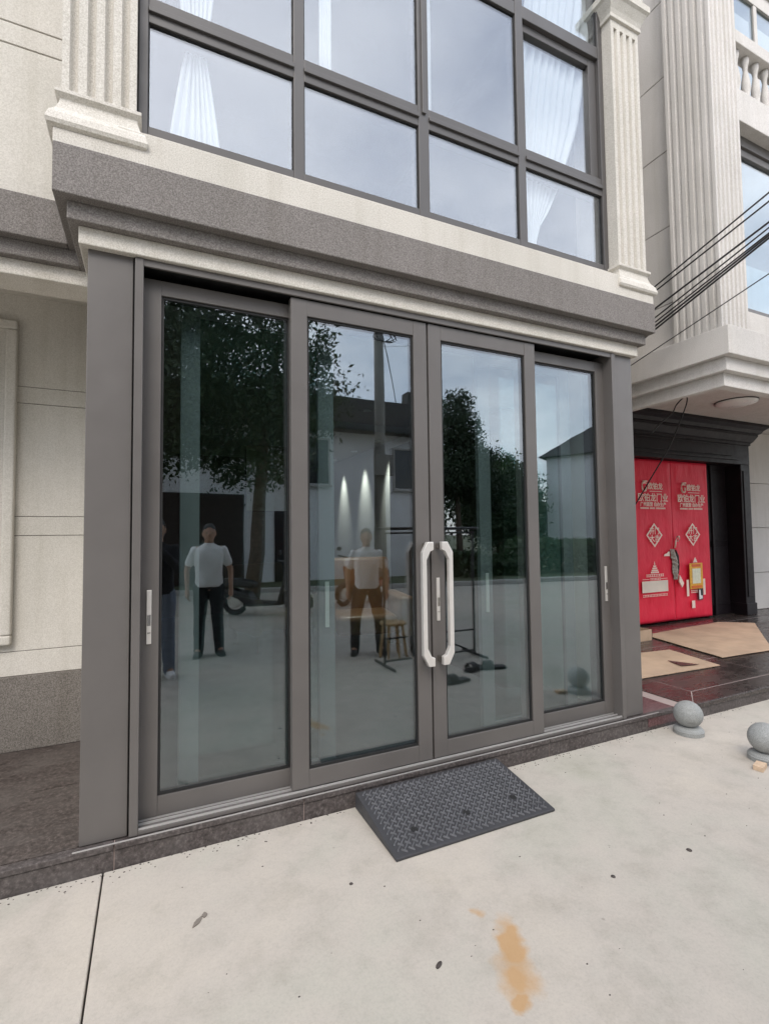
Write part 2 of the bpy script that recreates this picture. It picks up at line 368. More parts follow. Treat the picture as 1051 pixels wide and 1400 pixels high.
# wing entablature, left (same levels, set back)
for (z0, z1, o, m, n) in ((2.758, 2.838, .034, 'cream', 'cornice_fillet'), (2.838, 2.918, .074, 'dark_stucco', 'cornice_step'), (2.918, 3.128, .122, 'dark_stucco', 'cornice_band')):
    box(n, M[m], B, -7, -o, .432-o, .60, z0, z1, bevel=.005)
box('porch_soffit', M['cream_wall'], B, -7, .02, .60, 1.5, 3.03, 3.12)
# upper left wall in courses with grooves
zz = [3.128, 3.975, 4.09, 4.95, 5.06, 5.92, 7.4]
for z0, z1 in zip(zz, zz[1:]): box('wall_course', M['cream_wall'], B, -7, .1, .45, .60, z0+.0035, z1-.0035, bevel=.003)
box('wall_backing', M['plinth'], B, -7, .1, .458, .62, 3.2, 7.35)
# lower left porch wall in courses
zz = [.60, .752, 1.478, 1.60, 2.33, 2.438, 3.06]
for z0, z1 in zip(zz, zz[1:]): box('wall_course', M['cream_wall'], B, -7, .03, 1.31, 1.45, z0+.002, z1-.002, bevel=.002)
box('wall_plinth', M['plinth'], B, -7, .03, 1.298, 1.45, .14, .599, bevel=.003)
box('wall_backing', M['plinth'], B, -7, .03, 1.316, 1.47, .5, 3.05)
wp = box('wall_panel', M['cream_wall'], B, -1.9, -.575, 1.285, 1.312, .86, 2.79, bevel=.004)
MB().box(-1.96, -.515, 1.262, 1.312, .80, .86).box(-1.96, -.515, 1.262, 1.312, 2.79, 2.85).box(-1.96, -1.9, 1.262, 1.312, .8605, 2.7895).box(-.575, -.515, 1.262, 1.312, .8605, 2.7895).build('panel_moulding', M['cream_wall'], wp, bevel=.012, segs=3)
MB().box(-1.86, -.615, 1.274, 1.2845, .90, .915).box(-1.86, -.615, 1.274, 1.2845, 2.735, 2.75).box(-1.86, -1.845, 1.274, 1.2845, .9155, 2.7345).box(-.63, -.615, 1.274, 1.2845, .9155, 2.7345).build('panel_bead', M['cream_wall'], wp, bevel=.004, segs=2)
# side walls of the bay, and right flank
box('side_wall', M['cream_wall'], B, .03, .14, .305, 6.6, .14, 2.757); box('side_wall', M['cream_wall'], B, 3.36, 3.47, .305, 6.6, .0, 2.757)
box('side_wall', M['cream_wall'], B, 3.42, 3.55, .442, 6.6, 2.76, 7.4)
box('rear_wall', M['cream_wall'], B, -7, 3.55, 6.6, 6.8, 0, 7.4); box('roof', M['roof_dark'], B, -7.1, 3.6, .3, 6.9, 7.4, 7.55)
# porch floor left of the bay and granite kerb
for i, (x0, x1) in enumerate(((-7, -5.2), (-5.2, -3.4), (-3.4, -1.6), (-1.6, -.003))):
    for (y0, y1) in ((.012, .66), (.66, 1.30)):
        box('porch_tile', M['granite'], B, x0+.001, x1-.001, y0+.001, y1-.001, .06, .1385)
kx = [-7, -5.2, -3.05, -1.1, .135, .975, 2.585, 3.83]
for x0, x1 in zip(kx, kx[1:]):
    k = box('granite_kerb', M['granite_kerb'], B, x0+.002, x1-.002, -.028, .012, -.04, .109, bevel=.002)
    MB().box(x0+.002, x1-.002, -.036, .0115, .112, .138).build('kerb_nosing', M['granite_kerb'], k, bevel=.004)
box('kerb_joint', M['grout'], B, -7, 3.82, -.0245, .01, -.04, .134)
box('step_core', M['granite'], B, .0, 3.5, .012, .30, 0, .1405)
# door frame, tracks
DF = MB().box(.19, .226, -.018, .21, .142, 2.7545).box(3.274, 3.31, -.018, .21, .142, 2.7545).box(.2265, 3.2735, -.014, .0, 2.722, 2.7545).build('door_frame', M['frame'], B, bevel=.002)
box('door_head_shade', M['seam'], B, .2265, 3.2735, .115, .20, 2.66, 2.7215); box('door_head_shade', M['seam'], B, .2265, 3.2735, .03, .20, 2.7555, 2.758)  # black pieces paint the deep shade of the cavity above the panels
box('head_shadow_gap', M['seam'], B, .184, 3.316, -.004, .02, 2.7548, 2.7578)
box('threshold', M['frame'], B, .2265, 3.2735, -.016, .21, .1412, .158, bevel=.002)
for y in (-.010, .030, .062, .105):
    box('threshold_rail', M['alu'], B, .227, 3.2735, y, y+.008, .1582, .1655)
box('edge_trim', M['alu'], B, -.02, 3.62, -.034, -.029, .1385, .1425)
# sliding panels: (x0, x1, front y, left stile, right stile)
def panel(x0, x1, y, ls, rs, label):
    z0, z1, t = .166, 2.718 if y < .03 else 2.703, .046
    o = MB().box(x0, x0+ls, y, y+t, z0, z1).box(x1-rs, x1, y, y+t, z0, z1).box(x0+ls, x1-rs, y+.0008, y+t-.0008, z0, .255).box(x0+ls, x1-rs, y+.0008, y+t-.0008, 2.63, z1).build('sliding_door', M['frame'], B, bevel=.0025)
    o['label'] = label
    a, b = x0+ls, x1-rs; g = .012
    MB().box(a+.0003, a+g, y+.010, y+t-.01, .2555, 2.6295).box(b-g, b-.0003, y+.010, y+t-.01, .2555, 2.6295).box(a+g, b-g, y+.010, y+t-.01, .2555, .2555+g).box(a+g, b-g, y+.010, y+t-.01, 2.6295-g, 2.6295).build('gasket', M['seam'], o)
    box('glass_pane', M['glass'], o, a+.004, b-.004, y+.016, y+.030, .262, 2.624)
    return o
D1 = panel(.222, 1.02, .062, .082, .085, 'leftmost glass door panel, set back behind the second')
box('meeting_gap_shade', M['seam'], B, 1.7444, 1.7556, .030, .040, .17, 2.715)  # black strip stands in for the shade in the slit between middle doors
D2 = panel(.925, 1.744, .002, .088, .088, 'left middle glass door panel with a long pull handle')
D3 = panel(1.756, 2.575, .002, .088, .088, 'right middle glass door panel with a long pull handle and key plate')
D4 = panel(2.48, 3.278, .062, .085, .082, 'rightmost glass door panel, set back behind the third')
def flush_pull(door, x, y, z=1.085, w=.021, h=.25):
    MB().box(x-w/2, x+w/2, y-.006, y, z-h/2, z+h/2).build('flush_pull', M['handle'], door, bevel=.0015)
    MB().box(x-w/2+.004, x+w/2-.004, y-.0085, y-.0062, z-h*.30, z-h*.285).build('thumb_turn', M['steel'], door); MB().box(x-w/2+.003, x+w/2-.003, y-.0075, y-.0062, z-h*.16, z+h*.04).build('key_plate', M['steel'], door)
flush_pull(D1, .262, .062); flush_pull(D3, 1.795, .002, 1.075); flush_pull(D4, 3.237, .062)
def pull(door, s):
    P = lambda x, z: (1.75 + s*x, z)
    out = [(.028, 1.412), (.066, 1.412), (.1, 1.352), (.1, .775), (.066, .712), (.028, .712)]
    inn = [(.028, .758), (.050, .768), (.074, .815), (.074, 1.31), (.050, 1.357), (.028, 1.367)]
    pl = [P(*q) for q in out+inn]
    MB().prism(pl, 'y', -.082, -.052).build('pull_handle', M['handle'], door, bevel=.003, segs=2)
    for z in (1.388, .735):
        MB().box(1.75+s*.032, 1.75+s*.058, -.0515, .0015, z-.017, z+.017).build('handle_post', M['steel'], door, bevel=.002)
pull(D2, -1); pull(D3, 1)
# inner pair of slim doors, slid aside, behind the outer panels
for (x0, x1, lbl, hx) in ((.40, 1.235, 'slim inner door on the left', 1.187), (2.265, 3.10, 'slim inner door on the right', 2.313)):
    o = MB().box(x0, x0+.095, .225, .262, .168, 2.70).box(x1-.095, x1, .225, .262, .168, 2.70).box(x0+.095, x1-.095, .226, .261, .168, .196).box(x0+.095, x1-.095, .226, .261, 2.62, 2.70).build('inner_door', M['inner_frame'], B, bevel=.002)
    o['label'] = lbl
    box('inner_glass', M['glass_in'], o, x0+.09, x1-.09, .240, .246, .19, 2.63)
    MB().box(hx-.012, hx+.012, .217, .2245, .93, 1.19).build('flush_pull', M['handle'], o, bevel=.0015)
# interior shell
box('shop_floor', plain('dark_floor_tile', (.085, .085, .085), .55, 0, .06, 2), B, .14, 3.36, .30, 6.6, .06, .1395)
box('shop_ceiling', M['ceiling'], B, .14, 3.36, .305, 6.6, 2.86, 2.90)
box('inner_lintel', M['seam'], B, .14, 3.36, .27, .32, 2.70, 2.757)
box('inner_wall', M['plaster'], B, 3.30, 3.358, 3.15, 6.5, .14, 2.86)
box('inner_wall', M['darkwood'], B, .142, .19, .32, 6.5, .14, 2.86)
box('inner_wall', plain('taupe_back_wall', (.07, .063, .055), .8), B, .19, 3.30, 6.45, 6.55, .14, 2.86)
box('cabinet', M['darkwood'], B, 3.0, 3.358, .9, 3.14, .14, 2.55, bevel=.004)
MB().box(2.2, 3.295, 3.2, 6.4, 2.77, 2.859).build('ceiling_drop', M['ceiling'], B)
# upper window
WN = MB()
def wbox(x0, x1, y0, y1, z0, z1): WN.box(x0, x1, y0, y1, z0, z1)
ZR = [3.358, 3.417, 3.935, 4.066, 5.00, 5.09, 6.3]
for a, b in ((.195, .236), (3.262, 3.305)): wbox(a, b, .0, .10, 3.358, 6.3)
for a, b in ((.945, 1.003), (1.715, 1.787), (2.482, 2.545)): wbox(a, b, .002, .10, 3.358, 6.3)
for z0, z1 in ((3.3585, 3.417), (3.937, 4.066), (5.0, 5.09), (6.2, 6.299)):
    for a, b in ((.236, .945), (1.003, 1.715), (1.787, 2.482), (2.545, 3.262)): wbox(a, b, .004, .098, z0, z1)
WO = WN.build('window', M['window_frame'], B, bevel=.003)
# a raised bead along each rail and mullion, as on the real profile
bd = MB()
for a, b in ((.236, .945), (1.003, 1.715), (1.787, 2.482), (2.545, 3.262)): bd.box(a, b, -.010, .0035, 3.985, 4.012)
bd.box(1.738, 1.764, -.010, .0015, 4.02, 5.0); bd.build('mullion_bead', M['window_frame'], WO, bevel=.002)
cells = [(.236, .945), (1.003, 1.715), (1.787, 2.482), (2.545, 3.262)]
rows = [(3.417, 3.937), (4.066, 5.0), (5.09, 6.2)]
for ci, (a, b) in enumerate(cells):
    for ri, (z0, z1) in enumerate(rows):
        if ri == 1 and ci == 3:                         # the opening sash, set deeper with a thick frame
            MB().box(a+.001, a+.03, .03, .09, z0+.001, z1-.001).box(b-.075, b-.001, .03, .09, z0+.001, z1-.001).box(a+.03, b-.075, .031, .089, z0+.001, z0+.03).box(a+.03, b-.075, .031, .089, z1-.06, z1-.001).build('window_sash', M['window_frame'], WO, bevel=.003)
            box('pane', M['glass_up'], WO, a+.025, b-.07, .055, .061, z0+.02, z1-.05)
        else:
            MB().box(a+.0003, a+.006, .014, .05, z0+.0003, z1-.0003).box(b-.006, b-.0003, .014, .05, z0+.0003, z1-.0003).box(a+.006, b-.006, .014, .05, z1-.006, z1-.0003).box(a+.006, b-.006, .014, .05, z0+.0003, z0+.006).build('gasket', M['seam'], WO)
            box('pane', M['glass_up'], WO, a+.004, b-.004, .020, .026, z0+.004, z1-.004)
# sill wall and pilasters
MB().prism([(-.124, 3.1355), (3.624, 3.1355), (3.624, 3.2005), (3.38, 3.2005), (3.38, 3.287), (.12, 3.287), (.12, 3.2005), (-.124, 3.2005)], 'y', -.112, .20).build('sill_wall', M['cream'], B, bevel=.004); box('sill_wall', M['cream'], B, .185, 3.315, -.02, .20, 3.288, 3.3575)
for a, b in ((-.10, .19), (3.31, 3.60)):
    pl = MB().prism(fluted(a, b, -.08, .30, fx=4, depth=.026), 'z', 3.39, 5.20).build('pilaster', M['cream'], B); smooth_angle(pl, 50)
    box('pilaster_head', M['cream'], pl, a, b, -.08, .30, 5.20, 5.255)
    rect_loft(a, b, -.08, .30, [(.030, 3.201), (.046, 3.210), (.052, 3.225), (.042, 3.262), (.018, 3.30), (.006, 3.34), (.004, 3.355), (.022, 3.372), (.022, 3.388), (.0, 3.3905)]).build('pilaster_base', M['cream'], pl, bevel=.003)
    rect_loft(a, b, -.08, .30, [(.0, 5.2555), (.016, 5.26), (.016, 5.285), (.012, 5.29), (.022, 5.32), (.05, 5.375), (.066, 5.39), (.066, 5.44), (.03, 5.445), (.03, 7.38)]).build('capital', M['cream'], pl, bevel=.003)
for a, b in ((.1905, .1945), (3.3055, 3.3095)): box('window_seal', M['seam'], B, a, b, .02, .1, 3.36, 6.3)
box('upper_wall', M['cream'], B, .23, 3.27, -.02, .2, 6.301, 7.4)
# upper room
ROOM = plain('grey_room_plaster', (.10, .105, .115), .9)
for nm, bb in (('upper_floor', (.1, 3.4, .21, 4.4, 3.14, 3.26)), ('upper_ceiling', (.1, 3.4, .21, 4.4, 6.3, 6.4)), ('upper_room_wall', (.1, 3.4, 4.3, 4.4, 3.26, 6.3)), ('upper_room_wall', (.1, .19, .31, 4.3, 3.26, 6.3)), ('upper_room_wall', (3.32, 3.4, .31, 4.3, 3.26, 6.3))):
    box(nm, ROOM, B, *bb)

# curtains in the upper window (each hangs from its own rail end, tied back)
def curtain(label, prof, y=.10, folds=7, amp=.018):
    """prof: (z, xl, xr) from top to bottom"""
    b = MB(); n = folds*8; rings = []
    for z, xl, xr in prof:
        rings.append([(xl+(xr-xl)*k/n, y + amp*(.5+.9*abs(mnoise.noise(Vector((k*.09, z*.5, xl*0)))))*math.sin(2*PI*folds*(k/n+.07*math.sin(5*k/n+z*.8)) + z*.9) + .010*mnoise.noise(Vector((k*.13, z*1.6, 2))), z) for k in range(n+1)])
    b.loft(rings, cap=False, closed=False)
    o = b.build('curtain', M['curtain'], None, smooth=True, fixn=False); md = o.modifiers.new('cloth_thickness', 'SOLIDIFY'); md.thickness = .003
    return tag(o, label, 'curtain', 'white curtains behind the upper window')
def gath(z0, z1, tie, xt, wt, wtop, wbot, lean=0):
    out = []
    for i in range(25):
        z = z1 + (z0-z1)*i/24
        if z > tie: w = wt + (wtop-wt)*min(1, (z-tie)/.9)**.6
        else: w = wt + (wbot-wt)*min(1, (tie-z)/.6)**.8
        x = xt + lean*(z-tie); out.append((z, x-w/2, x+w/2))
    return out
curtain('white curtain tied at the waist behind the leftmost lower pane', gath(3.28, 6.0, 3.99, .455, .075, .26, .26), folds=6)
curtain('white curtain swept to a narrow tie behind the rightmost panes', gath(3.28, 6.0, 3.60, 2.67, .06, .62, .16, .18), folds=8)
curtain('thin white curtain edge hanging behind the second column of panes', [(z, 1.12, 1.19) for z in np.linspace(6.0, 4.02, 10)], folds=2, amp=.01)
curtain('thin white curtain edge hanging behind the third column of panes', [(z, 1.80, 1.86) for z in np.linspace(6.0, 4.02, 10)], folds=2, amp=.01)

# ------------------------------------------------------------------ inside the shop
for i, (x, y, tilt) in enumerate(((3.12, 3.75, -12), (3.12, 4.65, -12), (3.12, 5.6, -12), (2.45, 2.55, 0))):  # last entry is an extra spotlight, added to brighten the armchair
    lb = ('nearest of three lit ceiling spotlights washing the white inner wall', 'middle of three lit ceiling spotlights washing the white inner wall', 'farthest of three lit ceiling spotlights washing the white inner wall', 'added ceiling spotlight brightening the armchair by the white inner wall')[i]
    sp = thing('ceiling_spotlight', lb, 'spotlight', (x, y, 2.77 if i < 3 else 2.8595), 'lit ceiling spotlights inside the shop')
    MB().lathe([(.0, -.001), (.045, -.001), (.05, -.012), (.036, -.014), (.034, -.004), (.0, -.004)], n=20).build('rim', M['lamp_white'], sp)
    ld = bpy.data.lights.new('spot_lamp', 'SPOT'); ld.energy = 50 if i < 3 else 55; ld.spot_size = R(44 if i < 3 else 80); ld.spot_blend = 1.; ld.shadow_soft_size = .05; ld.color = (1, .93, .84)
    lo = bpy.data.objects.new('spot_lamp', ld); COL.objects.link(lo); lo.parent = sp; lo.location = (0, 0, -.03); lo.rotation_euler = (0, R(tilt), 0)
def armchair(x, y, rz, label):
    a = thing('armchair', label, 'armchair', (x, y, .14), 'tan leather armchairs inside the shop', rz)
    MB().box(-.28, .28, -.32, .26, .22, .42).build('seat_cushion', M['leather'], a, bevel=.06, segs=4, smooth=True)
    MB().prism([(.22, .30), (.40, .30), (.50, .95), (.36, .98)], 'x', -.34, .34).build('backrest', M['leather'], a, bevel=.05, segs=4, smooth=True)
    for s in (-1, 1):
        MB().box(s*.29, s*.42, -.36, .38, .18, .60).build('armrest', M['leather'], a, bevel=.05, segs=4, smooth=True)
        for yy in (-.3, .32): MB().lathe([(.028, 0), (.022, .02), (.03, .2)], (s*.34, yy, 0), 10).build('leg', M['darkwood'], a)
    return a
armchair(2.45, 2.75, R(-12), 'tan leather armchair in front of the lit white inner wall').scale = (1.22, 1.05, 1.08)
armchair(1.62, 3.6, R(15), 'tan leather armchair farther back in the dark left half of the shop')
pc = thing('wall_picture', 'beige relief painting leaning high at the back of the dark shop', 'picture', (1.85, 5.2, 1.9))
box('canvas', M['picture'], pc, -.28, .34, -.02, .02, -.05, 1.0); MB().box(-.31, -.285, -.03, .03, -.08, 1.03).box(.345, .37, -.03, .03, -.08, 1.03).box(-.285, .345, -.03, .03, -.08, -.055).box(-.285, .345, -.03, .03, 1.005, 1.03).build('picture_frame', M['darkwood'], pc)
# clothes rack and slippers standing out on the forecourt (seen in the glass)
ck = thing('clothes_rack', 'empty black metal clothes rack standing on the concrete, mirrored in the right middle glass panel', 'clothes rack', (3.2, -2.35, .03))
MB().tube([(-.72, 0, 1.49), (.60, 0, 1.49)], .017).build('hanging_rail', M['black_metal'], ck, smooth=True)
MB().tube([(-.66, 0, 1.44), (.54, 0, 1.44)], .010).build('lower_rail', M['black_metal'], ck, smooth=True)
for x in (.52, -.64):
    MB().tube([(x, 0, 0.03), (x, 0, 1.49)], .014).build('upright', M['black_metal'], ck, smooth=True)
    MB().tube([(x, -.25, .02), (x, .25, .02)], .015).build('foot_bar', M['black_metal'], ck, smooth=True)
for z in (.30, .06): MB().tube([(-.64, 0, z), (.52, 0, z)], .011).build('lower_rail', M['black_metal'], ck, smooth=True)
MB().tube([(-.1, 0, .30), (.42, .0, .08)], .009).build('brace', M['black_metal'], ck, smooth=True)
def sandal(x, y, rz, label):
    s = thing('sandal', label, 'sandal', (x, y, .0305), 'black sandals left on the concrete', rz)
    prof = [(-.05, -.13), (.05, -.13), (.056, .02), (.06, .10), (.035, .155), (-.035, .155), (-.056, .09), (-.047, 0)]
    MB().prism(prof, 'z', 0, .03).build('sole', M['sandal'], s, bevel=.006)
    MB().loft([[(-.058*math.cos(t), .02+w, .028+.06*math.sin(t)) for t in np.linspace(0, PI, 10)] for w in (-.0, .09)], cap=False, closed=False).build('strap', M['sandal'], s, fixn=False)
sandal(3.35, -1.82, R(70), 'black sandal lying on its own in front of the clothes rack'); sandal(3.55, -1.77, R(105), 'black sandal farthest right of the clothes rack'); sandal(2.94, -1.54, R(85), 'black sandal nearest the doors')

# ------------------------------------------------------------------ rubber ramp
RP = thing('threshold_ramp', 'black rubber threshold ramp with diamond tread in front of the doors', 'ramp', (1.705, -.31, .03))
RX0, RX1, RY0, RY1, RH = -.460, .447, -.215, .266, .080       # local: front edge RY0
def rz(y): return .014 + (RH-.014)*(y-RY0)/(RY1-.02-RY0) if y < RY1-.02 else RH
MB().prism([(RY0, 0), (RY1, 0), (RY1, RH), (RY1-.02, RH), (RY0, .014)], 'x', RX0, RX1).build('ramp_body', plain('black_rubber_ramp', (.042, .042, .046), .55, 0, .12, 8, .15), RP, bevel=.004)
tr = MB(); sl = (RH-.014)/(RY1-.02-RY0); th = math.atan(sl)
pt = .0258
for i in range(-40, 41):
    for j in range(-40, 41):
        cx = (i-j)*pt*.7071 - .003; cy = (i+j)*pt*.7071 - .002
        if not (RX0+.022 < cx < RX1-.022 and RY0+.02 < cy < RY1-.03): continue
        if any((cx-hx)**2 + (cy-hy)**2 < .022**2 for hx, hy in ((-.30, -.085), (.0, -.075), (.30, -.065))): continue
        a = R(45) if (i+j) % 2 else R(-45); L, w, h = .0165, .0036, .0065
        rings = []
        for (l, ww, hh) in ((L, w, -.001), (L*.8, w*.45, h)):
            ring = []
            for (sx_, sy_) in ((-1, -1), (1, -1), (1, 1), (-1, 1)):
                dx = sx_*l*math.cos(a) - sy_*ww*math.sin(a); dy = sx_*l*math.sin(a) + sy_*ww*math.cos(a)
                ring.append((cx+dx, cy+dy, rz(min(cy, RY1-.021)) + dy*sl + hh))
            rings.append(ring)
        tr.loft(rings)
t_ = tr.build('diamond_tread', plain('highlit_black_rubber', (.11, .112, .12), .36, 0, .25, 14), RP); t_['kind'] = 'stuff'  # bars coloured lighter than the body to paint in their highlights
for hx, hy in ((-.30, -.085), (.0, -.075), (.30, -.065)):
    rot = Matrix.Rotation(th, 4, 'X')
    o = MB().lathe([(.0, .0016), (.011, .0016), (.012, .0025), (.017, .0025), (.018, .0)], n=18).build('bolt_hole', M['seam'], RP); o.location = (hx, hy, rz(hy)+.0006); o.rotation_euler = (th, 0, 0)

# ------------------------------------------------------------------ ball bollards
def bollard(x, y, label, rz):
    b = thing('ball_bollard', label, 'bollard', (x, y, .03), 'grey stone ball bollards on the concrete', rz); b.scale = (.93,)*3
    MB().lathe([(0, 0), (.102, 0), (.104, .03), (.098, .036), (.098, .040), (.090, .048), (.072, .056), (0, .056)], n=40).build('base_ring', M['bollard'], b, smooth=False)
    smooth_angle(b.children[0], 35)
    ob_ = MB().ellipsoid((0, 0, .144), .1, .1, .097, 56, 40).build('stone_ball', M['bollard'], b, smooth=True)
    for v in ob_.data.vertices:
        n_ = mnoise.noise(v.co*9+Vector((rz*5, 0, 0)))*.0016 - max(0, mnoise.noise(v.co*26+Vector((0, rz*3, 0)))-.42)*.02
        v.co += v.normal*n_
bollard(3.715, -.19, 'grey stone ball bollard against the granite kerb right of the doors', 0); bollard(3.735, -.668, 'grey stone ball bollard nearer the camera, cut by the right edge', 1)
wo_ = MB().prism([(-.045, -.03), (.05, -.022), (.046, .03), (-.042, .022)], 'z', 0, .028).build('wood_offcut', M['wood_offcut'], None, bevel=.002, loc=(3.574, -.718, .03)); wo_.rotation_euler = (0, 0, .2)
tag(wo_, 'small pale wood offcut lying in front of the nearer ball bollard', 'wood scrap')
# bits of grit on the concrete
def grit(x, y, r, label, name='pebble', flat=.35, rz=0., asp=1.):
    b = MB(); b.ellipsoid((0, 0, r*flat*.6), r*asp, r, r*flat, 10, 6); o = b.build(name, M['debris'], None, smooth=True, loc=(x, y, .029)); o.rotation_euler = (0, 0, rz); return tag(o, label, 'debris', 'dark specks on the concrete forecourt')
grit(1.021, -0.561, 0.0083, 'dark speck on the concrete left of the ramp front corner')
grit(2.011, -0.998, 0.0097, 'dark speck on the concrete in front of the ramp, right side')
grit(2.456, -1.025, 0.012, 'largest dark speck on the concrete, to the right of the ramp')
grit(1.143, -1.047, 0.0083, 'dark sliver on the concrete left of the rust stain', rz=.6, asp=2.2)
for k, (x, y, a, l) in enumerate(((.436, -.50, .9, .06), (.463, -.476, 1.5, .03))):
    b = MB(); n = 8; pts = [(l*(i/n-.5), .010*math.sin(PI*i/n)*(1 if i % 2 else .8)) for i in range(n+1)] + [(l*(i/n-.5), -.010*math.sin(PI*i/n)) for i in range(n-1, 0, -1)]
    o = b.prism(pts, 'z', 0, .003).build('dry_leaf', plain('dry_leaf_brown', (.20, .175, .15), .9), None, loc=(x, y, .0305)); o.rotation_euler = (0, 0, a)
    tag(o, ('larger', 'smaller')[k] + ' dry grey leaf fragment on the concrete near the saw-cut joint', 'leaf', 'dry leaf fragments on the concrete')
gr_ = MB()
for k in range(70):
    x, y = random.uniform(.2, 4.4), random.uniform(-1.6, -.06); r = random.uniform(.0012, .0032)
    gr_.ellipsoid((x, y, .0305), r*1.5, r, r*.6, 6, 4)
for k in range(320):
    x = random.uniform(-.6, 4.6); y = -.034-abs(random.gauss(0, .035)); r = random.uniform(.0012, .0038)
    if 1.2 < x < 2.22: continue
    gr_.ellipsoid((x, y, .0305), r*1.4, r, r*.6, 6, 4)
tag(gr_.build('grit', M['debris']), 'scattered tiny dark grit on the pale concrete', 'grit', None, 'stuff')

# ------------------------------------------------------------------ neighbouring building
N = thing('neighbour_building', 'pale grey building next door with fluted corner bay over a dark porch', 'building')
PX = M['pale']
# bay: cornice under the first floor
for (z0, z1, o, n) in ((2.90, 3.14, .0, 'cornice_band'), (2.785, 2.90, -.055, 'cornice_step'), (2.672, 2.785, -.11, 'cornice_fillet')):
    MB().prism([(4.5-o, -.125-o), (11, -.125-o), (11, .075), (4.672, .075), (4.672, 2.6), (4.5-o, 2.6)], 'z', z0, z1).build(n, PX, N, bevel=.006)
box('porch_soffit', PX, N, 4.673, 11, .076, 2.6, 3.12, 3.139)
# side wall in courses
zz = [3.14, 3.62, 4.36, 5.1, 5.84, 6.6, 7.4, 8.2, 9.0, 10, 11]
for z0, z1 in zip(zz, zz[1:]): box('wall_course', PX, N, 4.70, 4.9, .40, 5.5, z0+.004, z1-.004, bevel=.003)
box('wall_backing', M['plinth'], N, 4.706, 4.9, .41, 5.4, 3.2, 10.9)
box('side_wall', PX, N, 4.72, 4.9, 2.6, 5.5, 0, 3.138)
fp = MB().prism(fluted(4.60, 4.985, -.02, .40, fx=6, fy=6, depth=.020), 'z', 3.1405, 11).build('fluted_column', PX, N); smooth_angle(fp, 50)
# front: window recess, lintel, balustrade
nw = MB().box(4.99, 8.4, .10, .16, 3.44, 3.50).box(4.99, 8.4, .10, .16, 4.95, 5.02).box(4.99, 5.05, .10, .16, 3.5, 4.95).box(6.1, 6.17, .10, .16, 3.5, 4.95).box(7.3, 7.37, .10, .16, 3.5, 4.95).build('window', M['frame'], N, bevel=.004)
for a, b in ((5.05, 6.1), (6.17, 7.3)): box('pane', M['glass_n'], nw, a, b, .125, .131, 3.5, 4.95)
box('sill_wall', PX, N, 4.987, 12, .06, .3, 3.1405, 3.438, bevel=.004); box('lintel', PX, N, 4.987, 12, -.02, .3, 5.12, 5.42, bevel=.006); box('window_head', M['frame'], N, 4.99, 8.4, .08, .16, 5.022, 5.118)
box('parapet_rail', PX, N, 4.987, 8.4, -.02, .12, 5.86, 5.98, bevel=.006); uw = MB().box(4.99, 12, .93, 1.0, 5.46, 5.54).box(4.99, 12, .93, 1.0, 8.2, 8.4).box(5.9, 5.97, .935, 1.0, 5.54, 8.2).box(7.2, 7.27, .935, 1.0, 5.54, 8.2).box(8.5, 8.57, .935, 1.0, 5.54, 8.2).build('balcony_window', PX, N, bevel=.004)
for a, b in ((4.99, 5.9), (5.97, 7.2), (7.27, 8.5), (8.57, 12)): box('pane', M['glass_n'], uw, a, b, .955, .962, 5.54, 8.2)
box('balcony_floor', PX, N, 4.99, 12, .31, 1.6, 5.30, 5.42); box('upper_wall', PX, N, 4.99, 12, .9, 1.2, 8.401, 11); box('upper_wall', PX, N, 4.9, 12, 2.2, 2.4, 3.2, 11)
bal0 = MB().lathe([(.035, 0), (.035, .03), (.022, .05), (.040, .14), (.036, .20), (.018, .32), (.024, .36), (.034, .40), (.034, .44)], (0, 0, 0), 14)
for k in range(11): bal0.build('baluster', PX, N, smooth=True, loc=(5.09+.155*k, .05, 5.42)) if k == 0 else None
b0 = [c for c in N.children if c.name.startswith('baluster')][0]
for k in range(1, 11):
    c = b0.copy(); COL.objects.link(c); c.location = (5.09+.155*k, .05, 5.42)
# ground floor wall with door surround
box('rear_wall', PX, N, 4.9, 6.1, 2.45, 2.7, .14, 3.119); box('rear_wall', PX, N, 8.7, 12, 2.45, 2.7, .14, 3.119); box('rear_wall', PX, N, 6.1, 8.7, 2.55, 2.7, .14, 3.119)
NEWALL = [(.14, .75), (.75, 1.5), (1.5, 2.25), (2.25, 3.119)]
for z0, z1 in NEWALL: box('wall_course', PX, N, 8.95, 12, 2.40, 2.449, z0+.004, z1-.004, bevel=.003)

# carved black door surround, red wrapped leaves
BW = M['blackwood']
rect_loft(5.44, 8.90, 2.15, 2.449, [(.0, 2.50), (.0, 2.80), (.02, 2.81), (.02, 2.84), (.045, 2.86), (.085, 2.93), (.095, 2.945), (.095, 2.975), (.125, 2.985), (.15, 3.03), (.19, 3.06), (.205, 3.07), (.205, 3.118)]).build('door_cornice', BW, N, bevel=.003)
MB().box(5.70, 8.64, 2.13, 2.149, 2.56, 2.60).box(5.9, 8.45, 2.132, 2.149, 2.62, 2.76).build('frieze_panel', BW, N, bevel=.004)
for x0, x1 in ((5.44, 5.68), (8.66, 8.90)):
    c = box('surround_column', BW, N, x0, x1, 2.15, 2.449, .142, 2.499, bevel=.008)
    MB().box(x0-.012, x1+.012, 2.135, 2.449, .1425, .32).box(x0+.05, x1-.05, 2.138, 2.149, .42, 2.40).build('column_moulding', BW, c, bevel=.006)
for x0, x1 in ((5.69, 6.25), (8.09, 8.65)):
    c = box('side_panel', BW, N, x0, x1, 2.38, 2.549, .142, 2.499, bevel=.004)
    MB().box(x0+.04, x1-.04, 2.366, 2.379, .30, 1.2).box(x0+.04, x1-.04, 2.366, 2.379, 1.3, 2.4).box(x0+.12, x0+.16, 2.34, 2.379, .15, 2.49).build('panel_moulding', BW, c, bevel=.006)
